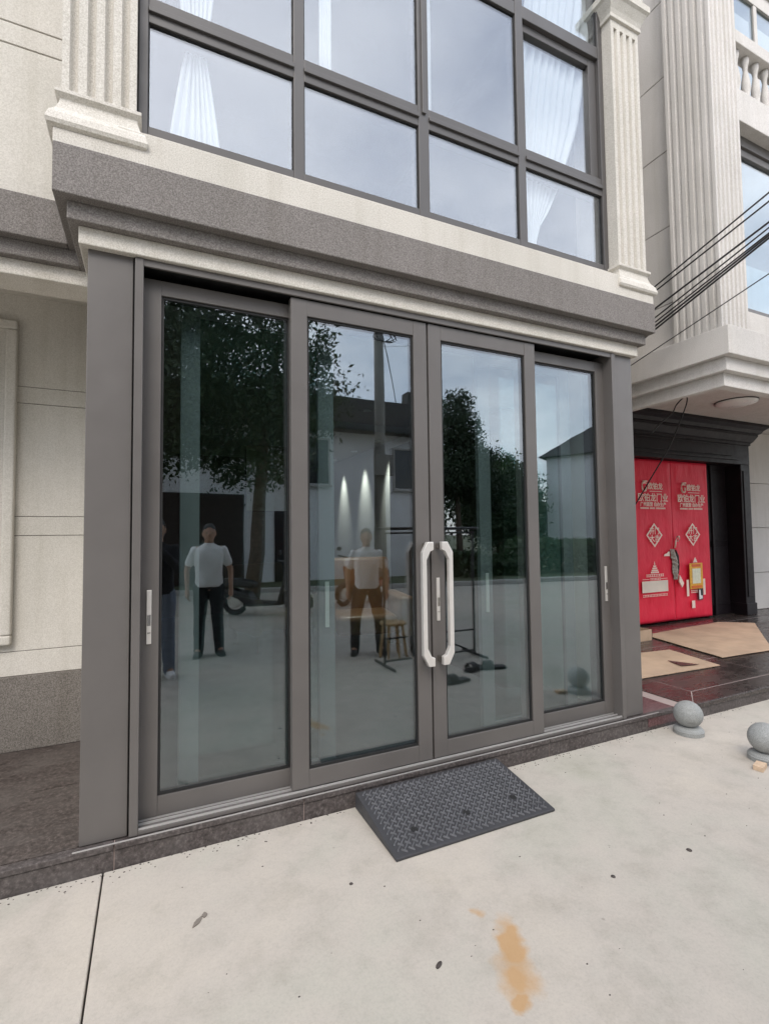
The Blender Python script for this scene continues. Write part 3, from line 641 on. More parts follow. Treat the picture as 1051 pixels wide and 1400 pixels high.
box('door_jamb', M['seam'], N, 6.255, 6.31, 2.33, 2.549, .142, 2.499); box('door_jamb', M['seam'], N, 8.03, 8.085, 2.33, 2.549, .142, 2.499)
leaves = []
for k, (x0, x1) in enumerate(((6.315, 7.168), (7.174, 8.02))):
    nx, nz = 26, 60; vs_, fs_ = [], []
    for j in range(nz+1):
        for i in range(nx+1):
            x = x0+(x1-x0)*i/nx; z = .165+(2.495-.165)*j/nz
            d = mnoise.noise(Vector((x*2.2+k*7, z*1.3, .3)))*.016 + mnoise.noise(Vector((x*6+z*2, z*3-x*2, 4.1)))*.007
            hx = (x-7.17)/.16; hz = (z-1.0)/.38; d -= .035*math.exp(-hx*hx-hz*hz)*(1 if k else .3)
            if z < .5: d -= (0.5-z)*.05
            edge = min(i, nx-i, j, nz-j); d *= min(1, edge/2+.1)
            vs_.append((x, 2.285+d, z))
    o_ = len(vs_)
    fs_ = [(j*(nx+1)+i, j*(nx+1)+i+1, (j+1)*(nx+1)+i+1, (j+1)*(nx+1)+i) for j in range(nz) for i in range(nx)]
    df = MB().add(vs_, fs_); lf = df.build('door_leaf', M['red'], N, smooth=True, fixn=False); md = lf.modifiers.new('thickness', 'SOLIDIFY'); md.thickness = .05; md.offset = -1
    lf['label'] = ('left', 'right')[k] + ' door leaf under red printed film'; leaves.append(lf)
def text(body, x, z, size, y, parent, m, align='CENTER', name='lettering'):
    c = bpy.data.curves.new(name, 'FONT'); c.body = body; c.size = size; c.align_x = align; c.align_y = 'CENTER'; c.extrude = .0015; c.offset = .0012; c.resolution_u = 2
    t = bpy.data.objects.new(name, c); COL.objects.link(t); t.rotation_euler = (R(90), 0, 0); t.location = (x, y, z)
    bpy.context.view_layer.update(); dg = bpy.context.evaluated_depsgraph_get()
    me = bpy.data.meshes.new_from_object(t.evaluated_get(dg)); mw = t.matrix_world.copy(); bpy.data.objects.remove(t)
    me.transform(mw); me.materials.clear(); me.materials.append(m); o = bpy.data.objects.new(name, me); COL.objects.link(o); o.parent = parent; return o
PR = M['print']; TY = 2.262
for k, cx in enumerate((6.75, 7.60)):
    lf = leaves[k]
    # swirl emblem: a curled dragon-like letter
    sw = [(cx-.17+.062*math.cos(t)*(1-.07*t), TY, 2.075+.062*math.sin(t)*(1-.07*t)) for t in np.linspace(.5, 7.2, 26)]
    MB().tube([(cx-.17, TY, 2.165), (cx-.215, TY, 2.14), (cx-.225, TY, 2.09)]+sw[8:], .012, 6).tube([(cx-.20, TY, 2.17), (cx-.12, TY, 2.175)], .011, 6).tube([(cx-.2, TY, 2.148), (cx-.13, TY, 2.145)], .009, 6).build('emblem', PR, lf)
    text('欧铂龙', cx+.055, 2.10, .105, TY, lf, PR); MB().box(cx-.07, cx+.19, TY-.001, TY+.001, 2.028, 2.036).build('emblem_rule', PR, lf)
    text('欧铂龙门业', cx, 1.935, .128, TY, lf, PR); text('广州直营 自办生产', cx, 1.842, .066, TY, lf, PR)
    r = MB(); x = cx-.27
    for n in range(34):
        w = random.choice((.008, .011, .014)); 
        if n not in (11, 20): r.box(x, x+w, TY-.001, TY+.001, 1.778, 1.802)
        x += w+.005
    r.build('small_print', PR, lf)
    dz = 1.405; hw, hh = .17, .172
    ring = []
    for s in (1., .80): ring.append([(cx, TY, dz+hh*s), (cx+hw*s, TY, dz), (cx, TY, dz-hh*s), (cx-hw*s, TY, dz)])
    d = MB()
    for s0, s1 in ((1., .82),):
        vs_ = [(cx, TY, dz+hh*s0), (cx+hw*s0, TY, dz), (cx, TY, dz-hh*s0), (cx-hw*s0, TY, dz), (cx, TY, dz+hh*s1), (cx+hw*s1, TY, dz), (cx, TY, dz-hh*s1), (cx-hw*s1, TY, dz)]
        vs2 = [(a, b_+.002, c_) for a, b_, c_ in vs_]
        d.add(vs_+vs2, [(0, 1, 5, 4), (1, 2, 6, 5), (2, 3, 7, 6), (3, 0, 4, 7)] + [(8+a, 8+b_, 8+c_, 8+e) for a, b_, c_, e in ((4, 5, 1, 0), (5, 6, 2, 1), (6, 7, 3, 2), (7, 4, 0, 3))])
    d.build('diamond_border', PR, lf); text('开门\n大吉', cx, dz, .105, TY-.001, lf, PR)
# lower prints of the left leaf
lf = leaves[0]; cx = 6.73
bl = MB(); bl.add([(cx-.012, TY, .985), (cx+.012, TY, .985), (cx, TY, 1.04)], [(0, 1, 2)])
for z, w in ((.965, .03), (.935, .05), (.905, .07), (.878, .085)):
    for q in range(-2, 3): bl.box(cx+q*w/2.5-w/6, cx+q*w/2.5+w/6, TY-.001, TY+.001, z-.011, z+.011)
bl.build('building_emblem', PR, lf)
def fine(z, h, x0, x1, parent, name='small_print', seed=1, wide=.03):
    rr = random.Random(seed); b = MB(); x = x0
    while x < x1-.01:
        w = wide*rr.uniform(.7, 1.0)
        b.box(x, x+w, TY-.001, TY+.001, z-h/2, z-h*.28); b.box(x, x+w, TY-.001, TY+.001, z+h*.28, z+h/2); b.box(x+w*.3, x+w*.62, TY-.001, TY+.001, z-h*.28, z+h*.28); x += w+.008
    return b.build(name, PR, parent)
fine(.835, .036, cx-.18, cx+.18, lf, seed=3, wide=.036); fine(.785, .030, cx-.10, cx+.10, lf, seed=4); MB().box(cx-.26, cx-.12, TY-.001, TY+.001, .782, .788).box(cx+.12, cx+.26, TY-.001, TY+.001, .782, .788).build('small_rule', PR, lf)
box('blank_label', plain('cream_label', (.80, .72, .62), .6), lf, cx-.27, cx+.27, TY-.001, TY+.0015, .60, .76); fine(.555, .032, cx-.26, cx+.26, lf, seed=5, wide=.026)
MB().prism([(6.93, 1.10), (7.06, 1.10), (7.06, 1.165), (7.03, 1.165), (7.0, 1.14), (6.95, 1.13)], 'y', TY-.001, TY+.001).build('shoe_shaped_mark', PR, lf)
# torn film with grey foam at the meeting edge
b = MB(); rr = random.Random(2); pts = []
for k in range(15): t = k/14; pts.append((7.115+.05*math.sin(t*3.2)+.06*t*t, 1.20-.44*t, .035+.035*math.sin(PI*t)))
ringL = []
for (x, z, w) in pts: ringL.append([(x-w*(.8+rr.random()*.5), 2.262, z), (x-w*.2, 2.235+rr.uniform(-.01, .01), z), (x+w*.5, 2.242+rr.uniform(-.01, .01), z), (x+w*(.8+rr.random()*.4), 2.262, z)])
b.loft(ringL, cap=False, closed=False).build('torn_foam', M['greyfoil'], leaves[1], fixn=False)
MB().prism([(7.17, 1.19), (7.225, 1.10), (7.235, .95), (7.21, .84), (7.20, .98), (7.185, 1.12)], 'y', 2.238, 2.258).build('torn_edge', M['seam'], leaves[1])
MB().prism([(7.215, .82), (7.30, .70), (7.26, .64), (7.20, .72)], 'y', 2.225, 2.24).build('film_flap', PR, leaves[1])
MB().tube([(7.165, 2.25, 1.22), (7.17, 2.235, 1.32), (7.20, 2.23, 1.38), (7.235, 2.23, 1.385), (7.245, 2.232, 1.35), (7.215, 2.24, 1.31)], .011, 7).build('pull_tab', PR, leaves[1], smooth=True)
# yellow sticker group on the right leaf
lf = leaves[1]; cx = 7.61
st_ = box('yellow_sticker', M['yellow'], lf, cx-.15, cx+.15, 2.240, 2.246, .60, .98, bevel=.02)
for a in ((cx-.095, cx+.095, 2.2365, 2.2395, .68, .90),): box('pale_panel', M['paleprint'], lf, *a, bevel=.01)
MB().box(cx-.10, cx+.10, 2.2365, 2.2395, .925, .965).build('orange_band', plain('orange_print', (.72, .12, .01), .4), lf); MB().box(cx-.12, cx+.12, 2.2365, 2.2395, .61, .65).build('orange_band', plain('orange_print', (.75, .16, .01), .4), lf)
MB().prism([(cx-.05, .99), (cx+.05, .99), (cx, 1.07)], 'y', TY-.012, TY-.010).build('peak_mark', PR, lf)
for s in (-1, 1): box('side_mark', PR, lf, cx+s*.165, cx+s*.215, TY-.012, TY-.010, .50, .74)
fine(.56, .04, cx-.1, cx+.08, lf, seed=8, wide=.022)
box('black_mark', M['blackprint'], lf, cx+.05, cx+.15, TY-.013, TY-.010, .43, .60); MB().prism([(cx+.06, .44), (cx+.135, .45), (cx+.135, .49), (cx+.095, .50), (cx+.09, .58), (cx+.06, .58)], 'y', TY-.0155, TY-.0135).build('white_mark', M['lamp_white'], lf)
box('pale_mark', PR, lf, cx-.11, cx-.04, TY-.013, TY-.010, .32, .43)
# soffit lamp
lp = thing('ceiling_lamp', 'round white unlit ceiling lamp under the neighbouring porch soffit', 'ceiling lamp', (7.07, 1.28, 3.1195))
MB().lathe([(.0, -.055), (.16, -.05), (.225, -.03), (.235, -.012), (.235, 0), (0, 0)], n=36).build('diffuser', M['lamp_white'], lp, smooth=True); MB().lathe([(.236, -.012), (.242, -.012), (.242, -.0005), (.236, -.0005)], n=36).build('rim', M['black_metal'], lp)
# porch floor of the neighbour
GO = M['granite_pol']
box('porch_bed', M['grout'], N, 3.84, 12, -.02, 2.7, 0, .1372)
def tile(poly, m=GO, z=.1385): MB().prism(poly, 'z', .10, z).build('porch_tile', m, N, bevel=.001, segs=1)
g = .004
tile([(4.01+g, -.03), (4.30-g, .17+g), (4.30-g, 2.38), (4.01+g, 2.38)])
tile([(4.01+2*g, -.032), (6.5-g, -.032), (6.5-g, .17-g), (4.30, .17-g)]); tile([(6.5+g, -.032), (9.2-g, -.032), (9.2-g, .17-g), (6.5+g, .17-g)]); tile([(9.2+g, -.032), (12, -.032), (12, .17-g), (9.2+g, .17-g)])
xg = [4.30, 5.5, 6.7, 7.9, 9.1, 10.4, 12]; yg = [.17, .77, 1.37, 1.97, 2.44]
for x0, x1 in zip(xg, xg[1:]):
    for y0, y1 in zip(yg, yg[1:]): tile([(x0+g, y0+g), (x1-g, y0+g), (x1-g, y1-g), (x0+g, y1-g)])
box('edge_moulding', M['granite_pol'], N, 3.955, 4.008, -.034, 2.4, .06, .142, bevel=.008)
for (y0, y1) in ((-.03, .42), (.425, .9), (.905, 1.5), (1.505, 2.4)):
    MB().prism([(3.51, y0), (3.952, y0), (3.952, y1), (3.51, y1)], 'z', .05, .1365).build('porch_tile', M['granite_red'], B if y0 < 0 else B, bevel=.001, segs=1)
for x0, x1 in ((3.834, 3.95), (3.955, 5.55), (5.555, 7.4), (7.405, 12)):
    k = box('granite_kerb', M['granite_kerb'], N, x0, x1, -.036 if x0 > 3.9 else -.028, .01, -.04, .100, bevel=.002)
    MB().box(x0, x1, -.046 if x0 > 3.9 else -.036, -.033, .103, .1405).build('kerb_nosing', M['granite_pol'], k, bevel=.005)
# cardboard sheets on the neighbour's porch
def sheet(pts, label, z=.143, th=.006, warp=.006):
    vs_ = []; n = len(pts)
    b = bmesh.new(); vv = [b.verts.new((x, y, z)) for x, y in pts]; b.faces.new(vv); bmesh.ops.triangulate(b, faces=b.faces); bmesh.ops.subdivide_edges(b, edges=b.edges, cuts=5, use_grid_fill=True)
    for v in b.verts: v.co.z += warp*(1+mnoise.noise(Vector((v.co.x*1.7, v.co.y*1.7, 3))))
    bmesh.ops.recalc_face_normals(b, faces=b.faces)
    me = bpy.data.meshes.new('cardboard_sheet'); b.to_mesh(me); b.free(); me.materials.append(M['card']); o = bpy.data.objects.new('cardboard_sheet', me); COL.objects.link(o)
    md = o.modifiers.new('thickness', 'SOLIDIFY'); md.thickness = th; md.offset = 0
    return tag(o, label, 'cardboard', 'flattened cardboard on the neighbouring porch')
sheet([(4.16, .58), (5.28, .53), (5.46, 1.18), (4.35, 1.28)], 'torn smaller flattened cardboard sheet nearest the dark door pillar')
MB().prism([(4.90, .66), (5.10, .62), (4.98, .86)], 'z', .158, .160).build('torn_patch', M['granite_pol'], [o for o in COL.objects if o.name == 'cardboard_sheet'][0])
sheet([(5.60, .70), (6.42, .66), (7.95, 1.66), (7.62, 1.96), (5.92, 1.84)], 'large flattened cardboard sheet in front of the red doors', z=.145)
# small box beside the sheets
cb = thing('cardboard_box', 'small open cardboard box lying between the cardboard sheets and red doors', 'box', (5.62, 1.75, .139))
MB().box(-.25, .16, -.12, -.112, .0, .13).box(-.25, .16, .112, .12, .0, .13).box(-.25, -.242, -.112, .112, 0, .13).box(.152, .16, -.112, .112, 0, .13).box(-.242, .152, -.112, .112, 0, .006).build('box_body', M['card'], cb)
box('box_edge', M['blackprint'], cb, .1605, .17, -.12, -.10, 0, .13)

# ------------------------------------------------------------------ utility pole and cables
PXX, PYY = 5.8, -9.5
UP = thing('utility_pole', 'tall concrete utility pole with wire bracket across the forecourt', 'utility pole', (PXX, PYY, .03))
MB().lathe([(.17, 0), (.12, 8.2), (0, 8.2)], n=20).build('pole_shaft', M['concrete_pole'], UP, smooth=True)
MB().box(-.9, .9, -.05, .05, 7.2, 7.28).box(-.6, .6, -.05, .05, 7.65, 7.72).build('crossarm', M['roof_dark'], UP)
for x in (-.8, -.4, .4, .8): MB().lathe([(.015, 7.281), (.05, 7.29), (.035, 7.33), (.05, 7.37), (.03, 7.42), (0, 7.42)], (x, 0, 0), 10).build('insulator', M['lamp_white'], UP)
MB().box(-.26, .26, .19, .34, 3.0, 3.55).build('junction_box', M['concrete_pole'], UP, bevel=.01)
for k in range(4):
    a = k*1.3; MB().tube([(.13+.35*math.cos(a)*math.sin(t), .12+.2*math.sin(a)*math.sin(t), 7.0-.35*math.sin(t*.5)) for t in np.linspace(0, PI*2, 16)], .012, 5).build('wire_loop', M['cable'], UP, smooth=True)
def cable(name, pts, r, label, sag=0., group='black cables running from the building to the pole', n=28):
    pts = [Vector(p) for p in pts]
    if len(pts) == 2:
        a, b = pts; pts = [a.lerp(b, t) - Vector((0, 0, sag*4*t*(1-t))) for t in np.linspace(0, 1, n)]
    else:
        out = []
        for i in range(len(pts)-1):
            p0, p1, p2, p3 = pts[max(i-1, 0)], pts[i], pts[i+1], pts[min(i+2, len(pts)-1)]
            for t in np.linspace(0, 1, 7)[:-1]:
                out.append(.5*((2*p1)+(p2-p0)*t+(2*p0-5*p1+4*p2-p3)*t*t+(3*p1-p0-3*p2+p3)*t*t*t))
        pts = out+[pts[-1]]
    return tag(MB().tube(pts, r, 6).build(name, M['cable'], None, smooth=True), label, 'cable', group)
WIR = [((4.24, .35, 3.59), 7.67, 'highest black cable, alone above the others'), ((4.27, .35, 3.57), 7.37, 'second highest black cable, just under the topmost'), ((4.30, .35, 3.44), 7.19, 'black cable forming the top of the tight bundle'),
       ((4.30, .35, 3.36), 7.57, 'second black cable of the tight bundle'), ((4.30, .35, 3.32), 7.53, 'middle black cable of the tight bundle'), ((4.29, .35, 3.28), 7.70, 'fourth black cable of the tight bundle'), ((4.29, .35, 3.25), 7.78, 'lowest black cable of the tight bundle'), ((3.98, .35, 2.89), 6.56, 'thin lone black cable running lowest, below the bundle')]
for k, (p, ze, l) in enumerate(WIR):
    p = Vector(p); e = Vector((PXX, PYY, ze)); d = (p-e).normalized()
    st = p + d*((p.x-3.55)/max(1e-6, -d.x)) if k < 7 else p + d*((p.x-3.47)/max(1e-6, -d.x))
    cable('overhead_cable', [st, e], (.0065, .0065, .008, .006, .006, .008, .008, .004)[k], l)
for k, (a, b_, l) in enumerate((((-30, -12.5, 7.3), (PXX-.8, PYY, 7.4), 'street wire running left from the pole'), ((-30, -12.3, 6.9), (PXX-.4, PYY, 7.4), 'lower street wire running left from the pole'), ((45, -3, 7.6), (PXX+.8, PYY, 7.4), 'street wire running right from the pole'), ((14, -22, 2.2), (PXX, PYY, 7.5), 'slanting stay wire behind the pole'))):
    cable('street_wire', [a, b_], .014, l, .4 if k < 3 else 0, 'street wires on the utility pole')
cable('loose_cable', [(5.3, 1.18, 2.55), (5.45, 1.17, 2.68), (5.6, 1.14, 2.79), (5.6, 1.08, 2.88), (5.6, .98, 2.945), (5.61, .965, 2.90), (5.6, 1.01, 2.76), (5.6, 1.18, 2.43), (5.6, 1.42, 2.1), (5.6, 1.65, 1.79), (5.55, 1.75, 1.6), (5.5, 1.8, 1.2), (5.45, 1.85, .6), (5.4, 1.8, .16)], .007, 'loose black cable looped under the porch soffit and trailing down past the red doors', group='loose cable under the porch')

# ------------------------------------------------------------------ across the forecourt (seen in the glass)
H = thing('roadside_house', 'low white house with dark eaves facing the shop across the forecourt', 'house', (0, 0, 0))
HY = -12.2
MB().box(-14, 8.6, HY-6, HY, -.05, 4.75).build('house_wall', M['white_render'], H, bevel=.01)
MB().box(-14.5, 8.9, HY-6.5, HY+.55, 4.752, 5.05).box(-14.5, 8.9, HY-6.5, HY+.5, 5.052, 5.75).build('roof', M['roof_dark'], H, bevel=.02)
MB().box(8.1, 8.5, HY-.4, HY, 5.752, 6.3).build('water_tank', M['roof_dark'], H)
for (x0, x1, z0, z1) in ((4.35, 5.25, 3.1, 4.45), (7.55, 8.4, 3.0, 4.3), (-4.5, -3.3, 1.1, 2.6), (-8, -6.8, 1.1, 2.6)):
    w = box('window', M['window_dark'], H, x0, x1, HY+.001, HY+.02, z0, z1); MB().box(x0-.05, x0-.0005, HY+.0015, HY+.06, z0-.05, z1+.05).box(x1+.0005, x1+.05, HY+.0015, HY+.06, z0-.05, z1+.05).box(x0, x1, HY+.0015, HY+.06, z1+.0005, z1+.05).box(x0-.08, x1+.08, HY+.0015, HY+.12, z0-.11, z0-.051).build('window_frame', M['kerbstone'], w)
d = box('door', M['window_dark'], H, 3.6, 4.5, HY+.001, HY+.03, -.04, 2.2); d = box('door', M['darkwood'], H, .1, 2.7, HY+.001, HY+.05, -.04, 2.7)
H2 = thing('gabled_house', 'white two-storey house with dark roof standing far to the right behind hedges', 'house', (0, 0, 0))
h2 = lambda x, y: (34.0 + x*.86 + y*.5, -22.2 - x*.5 + y*.86)   # turned towards the forecourt
def ob(x0, x1, y0, y1, z0, z1): return [(*h2(x, y), z) for z in (z0, z1) for x, y in ((x0, y0), (x1, y0), (x1, y1), (x0, y1))]
FS = [(0, 3, 2, 1), (4, 5, 6, 7), (0, 1, 5, 4), (1, 2, 6, 5), (2, 3, 7, 6), (3, 0, 4, 7)]
MB().add(ob(-3, 9, -7, 0, -.1, 7.3), FS).build('house_wall', M['white_render'], H2)
MB().add([(*h2(-3.5, .5), 7.301), (*h2(9.5, .5), 7.301), (*h2(9.5, -7.5), 7.301), (*h2(-3.5, -7.5), 7.301), (*h2(-2, -3.5), 9.6), (*h2(8, -3.5), 9.6)], [(0, 1, 5, 4), (1, 2, 5), (2, 3, 4, 5), (3, 0, 4), (0, 3, 2, 1)]).build('roof', M['roof_dark'], H2)
for (x0, x1, z0, z1) in ((1, 2.2, 4.4, 5.8), (4.2, 5.6, 4.4, 5.8), (1, 2.2, 1.2, 2.6), (4.2, 5.6, 1.2, 2.6)): MB().add(ob(x0, x1, .005, .05, z0, z1), FS).build('window', M['window_dark'], H2)

def tree(name, x, y, h, clumps, nleaf, leaf, label, group, lsize=.13, trunk_r=.16, bend=(0, 0), m='leaf', z0=.03):
    t = thing(name, label, 'tree', (x, y, z0), group)
    tb = MB(); tops = [Vector((bend[0]*k/5+.06*math.sin(k*1.7), bend[1]*k/5+.05*math.cos(k*2.1), h*.62*k/5)) for k in range(6)]
    tb.tube(tops, [trunk_r*(1.25-.17*k) for k in range(6)], 10)
    for (cx, cy, cz, rx, ry, rz_) in clumps:
        c = Vector((cx, cy, cz)); s = min(tops[2:], key=lambda p: (p-c).length + .5*max(0, p.z-c.z)); mid = s.lerp(c, .5)+Vector((0, 0, .15))
        tb.tube([s, mid, c], [trunk_r*.45, trunk_r*.28, .02], 6)
    tb.build('trunk', M['bark'], t, smooth=True)
    vol = np.array([c[3]*c[4]*c[5] for c in clumps])**.75; cnt = (nleaf*vol/vol.sum()).astype(int); P = []
    for c, n in zip(clumps, cnt):
        u = rng.normal(size=(n, 3)); u /= np.linalg.norm(u, axis=1)[:, None]; r = rng.random(n)**(.42)
        sub = rng.normal(size=(max(6, n//55), 3)); sub /= np.linalg.norm(sub, axis=1)[:, None]; sub *= (rng.random(len(sub))**.33)[:, None]
        pick = sub[rng.integers(0, len(sub), n)] + .23*rng.normal(size=(n, 3))*.8
        pp = np.where((rng.random(n) < .8)[:, None], pick, u*r[:, None]); P.append(np.array(c[:3])+pp*np.array(c[3:]))
    P = np.concatenate(P); n = len(P); a = rng.normal(size=(n, 3)); a /= np.linalg.norm(a, axis=1)[:, None]; b = np.cross(a, rng.normal(size=(n, 3))); b /= np.linalg.norm(b, axis=1)[:, None]
    s = lsize*(.6+.8*rng.random(n))[:, None]; a = a*s; b = b*s*.42
    V = np.stack([P-a, P+b-a*.1, P+a, P-b-a*.1], 1).reshape(-1, 3)
    me = bpy.data.meshes.new('crown'); me.from_pydata(V.tolist(), [], np.arange(4*n).reshape(-1, 4).tolist()); me.materials.append(M[m]); o = bpy.data.objects.new('crown', me); COL.objects.link(o); o.parent = t
    return t
tree('broadleaf_tree', 2.2, -8.3, 9.0, [(-.3, 0, 4.1, 1.5, 1.5, 1.0), (-1.8, .2, 4.6, 1.6, 1.6, 1.2), (1.0, -.2, 4.5, 1.15, 1.3, .9), (-3.3, 0, 4.9, 1.6, 1.6, 1.5), (-.6, 0, 5.6, 1.5, 1.5, 1.1), (-2.4, 0, 6.2, 1.8, 1.6, 1.3), (1.0, .3, 5.6, .8, .9, .6), (-1.0, .3, 7.2, 1.3, 1.3, .9), (-4.8, .2, 5.2, 1.5, 1.5, 1.6), (.2, 0, 3.1, 1.0, 1.0, .7), (-1.6, .3, 3.2, 1.0, 1.0, .7)], 60000, None, 'large spreading broadleaf tree in front of the low white house', None, .062, .15, (.5, .2))
tree('tall_tree', 14.9, -19.5, 9.2, [(0, 0, 8.0, .8, .8, 1.0), (.2, 0, 6.7, 1.2, 1.1, 1.1), (.5, 0, 5.4, 1.6, 1.4, 1.1), (.9, 0, 4.2, 2.0, 1.6, 1.0), (-.6, 0, 4.5, 1.3, 1.3, 1.0), (1.8, .2, 3.2, 1.2, 1.0, .7)], 26000, None, 'pointed dark tree standing right of the pole beyond the kerb', None, .10, .16, m='leaf2')
for k, (x, y, h, w, l) in enumerate(((21, -24, 6.6, 2.6, 'first rounded tree of the far tree line, right of the pointed tree'), (24.2, -27.5, 7.6, 2.6, 'second rounded tree of the far tree line'), (25.4, -31, 8.2, 3.0, 'rounded tree just left of the gabled house'), (38, -17, 7.5, 3.0, 'far rounded tree right of the gabled house'), (15.5, -27, 6.8, 3.2, 'rounded tree behind the pointed tree'), (11.2, -21, 5.2, 2.4, 'low rounded tree at the corner of the low white house'), (28.0, -30, 5.2, 3.0, 'low rounded tree beside the gabled house wall'), (13.6, -25, 4.6, 2.8, 'low rounded tree filling the gap left of the pointed tree'))):
    tree('far_tree', x, y, h, [(0, 0, h*.55, w, w, h*.33), (-w*.5, .3, h*.45, w*.7, w*.7, h*.25), (w*.5, .2, h*.5, w*.7, w*.7, h*.28), (.2, 0, h*.8, w*.6, w*.6, h*.2), (0, .5, h*.25, w*.9, w*.8, h*.2)], 12000, None, l, 'trees of the far tree line', .14, .18, m='leaf3')
# hedge along the far kerb
hb = []
for k in range(2600*4):
    x = rng.uniform(8.8, 34); y = ke(x)-1.6-rng.random()*1.6; hmax = .85+.3*math.sin(x*1.1)+.2*math.sin(x*2.7+1)
    hb.append((x, y, .10+hmax*(1-rng.random()**1.8*.98)))
P = np.array(hb); n = len(P); a = rng.normal(size=(n, 3)); a /= np.linalg.norm(a, axis=1)[:, None]; b = np.cross(a, rng.normal(size=(n, 3))); b /= np.linalg.norm(b, axis=1)[:, None]; a *= .13; b *= .07
me = bpy.data.meshes.new('hedge'); me.from_pydata(np.stack([P-a, P+b, P+a, P-b], 1).reshape(-1, 3).tolist(), [], np.arange(4*n).reshape(-1, 4).tolist()); me.materials.append(M['leaf3']); hd = bpy.data.objects.new('hedge', me); COL.objects.link(hd); tag(hd, 'low leafy hedge growing along the verge beyond the kerb', 'hedge')

# stool and scooter near the men
sl_ = thing('bamboo_stool', 'small round bamboo stool standing behind the photographer', 'stool', (2.86, -2.76, .03))
MB().lathe([(0, .40), (.16, .40), (.165, .385), (.155, .37), (0, .37)], n=20).build('seat', M['stool'], sl_)
for k in range(8): a = 2*PI*k/8; MB().tube([(.17*math.cos(a), .17*math.sin(a), 0), (.12*math.cos(a), .12*math.sin(a), .37)], .014, 6).build('leg', M['stool'], sl_)
def scooter(x, y, rz, m, label):
    s = thing('motor_scooter', label, 'scooter', (x, y, .03), 'scooters parked near the low white house', rz)
    for wx in (-.6, .6):
        w = MB().tube([(wx+.2*math.cos(t), 0, .24+.2*math.sin(t)) for t in np.linspace(0, 2*PI, 20)], .05, 8).build('wheel', M['shoe'], s, smooth=True); MB().tube([(wx, -.03, .24), (wx, .03, .24)], .12, 14).build('rim', M['steel'], w)
    MB().prism([(-.85, .50), (-.30, .42), (-.22, .26), (.25, .24), (.40, .80), (.48, .80), (.36, .20), (-.3, .16), (-.5, .3), (-.88, .44)], 'y', -.15, .15).build('body', m, s, bevel=.03)
    MB().prism([(-.86, .52), (-.2, .50), (-.2, .60), (-.5, .66), (-.86, .66)], 'y', -.13, .13).build('saddle', M['shoe'], s, bevel=.03)
    MB().tube([(.62, 0, .28), (.42, 0, .95)], .03, 8).build('fork', M['black_metal'], s); MB().tube([(.36, -.34, 1.0), (.44, 0, .96), (.36, .34, 1.0)], .018, 8).build('handlebar', M['black_metal'], s)
    MB().ellipsoid((.5, 0, .88), .07, .09, .08).build('headlight', M['lamp_white'], s, smooth=True)
    for yy in (-.3, .3): MB().ellipsoid((.38, yy, 1.14), .02, .07, .045).build('mirror', M['black_metal'], s, smooth=True)
scooter(2.15, -6.4, R(35), M['black_metal'], 'black motor scooter parked left, near the tree trunk'); scooter(4.3, -7.2, R(150), M['scooter_red'], 'maroon motor scooter parked right of the tree trunk')

# ------------------------------------------------------------------ people (seen in the glass)
def remesh(o, vox=.009, it=4):
    md = o.modifiers.new('skin_union', 'REMESH'); md.mode = 'VOXEL'; md.voxel_size = vox; md.use_smooth_shade = True
    sm = o.modifiers.new('smooth', 'SMOOTH'); sm.factor = .5; sm.iterations = it
FT = bpy.data.textures.new('cloth_folds', 'CLOUDS'); FT.noise_scale = .09; FT.noise_depth = 2
def folds(o, st):
    md = o.modifiers.new('folds', 'DISPLACE'); md.texture = FT; md.strength = st; md.mid_level = .5; md.texture_coords = 'LOCAL'
def limb(b, pts, rs, n=12):
    pts = [Vector(p) for p in pts]; out, ro = [], []
    for i in range(len(pts)-1):
        for t in (0, .2, .4, .6, .8): out.append(pts[i].lerp(pts[i+1], t)); ro.append(rs[i]*(1-t)+rs[i+1]*t)
    out.append(pts[-1]); ro.append(rs[-1]); b.tube(out, ro, n)
    b.ellipsoid(out[0], ro[0], ro[0], ro[0]); b.ellipsoid(out[-1], ro[-1], ro[-1], ro[-1])
    for p, r in zip(pts[1:-1], rs[1:-1]): b.ellipsoid(p, r, r, r)
def hand(b, w, d, side, curl=.5):
    """palm at wrist w, pointing along d; five fingers bent towards `side`"""
    d = Vector(d).normalized(); s = Vector(side); s = (s - d*s.dot(d)).normalized(); t = d.cross(s)
    w = Vector(w)
    limb(b, [w, w+d*.045, w+d*.085], [.026, .034, .030], 10)
    for k, (o, L) in enumerate(((-.030, .066), (-.010, .076), (.010, .072), (.029, .056))):
        p0 = w+d*.085+t*o; p1 = p0+(d*math.cos(curl*.5)+s*math.sin(curl*.5))*L*.45; p2 = p1+(d*math.cos(curl*1.3)+s*math.sin(curl*1.3))*L*.33; p3 = p2+(d*math.cos(curl*2)+s*math.sin(curl*2))*L*.25
        limb(b, [p0-d*.03, p0, p1, p2, p3], [.010, .0098, .009, .0085, .0075], 8)
    q0 = w+d*.03-t*.025; limb(b, [q0, q0-t*.022+d*.025+s*.006, q0-t*.028+d*.052+s*.016], [.013, .0105, .009], 8)
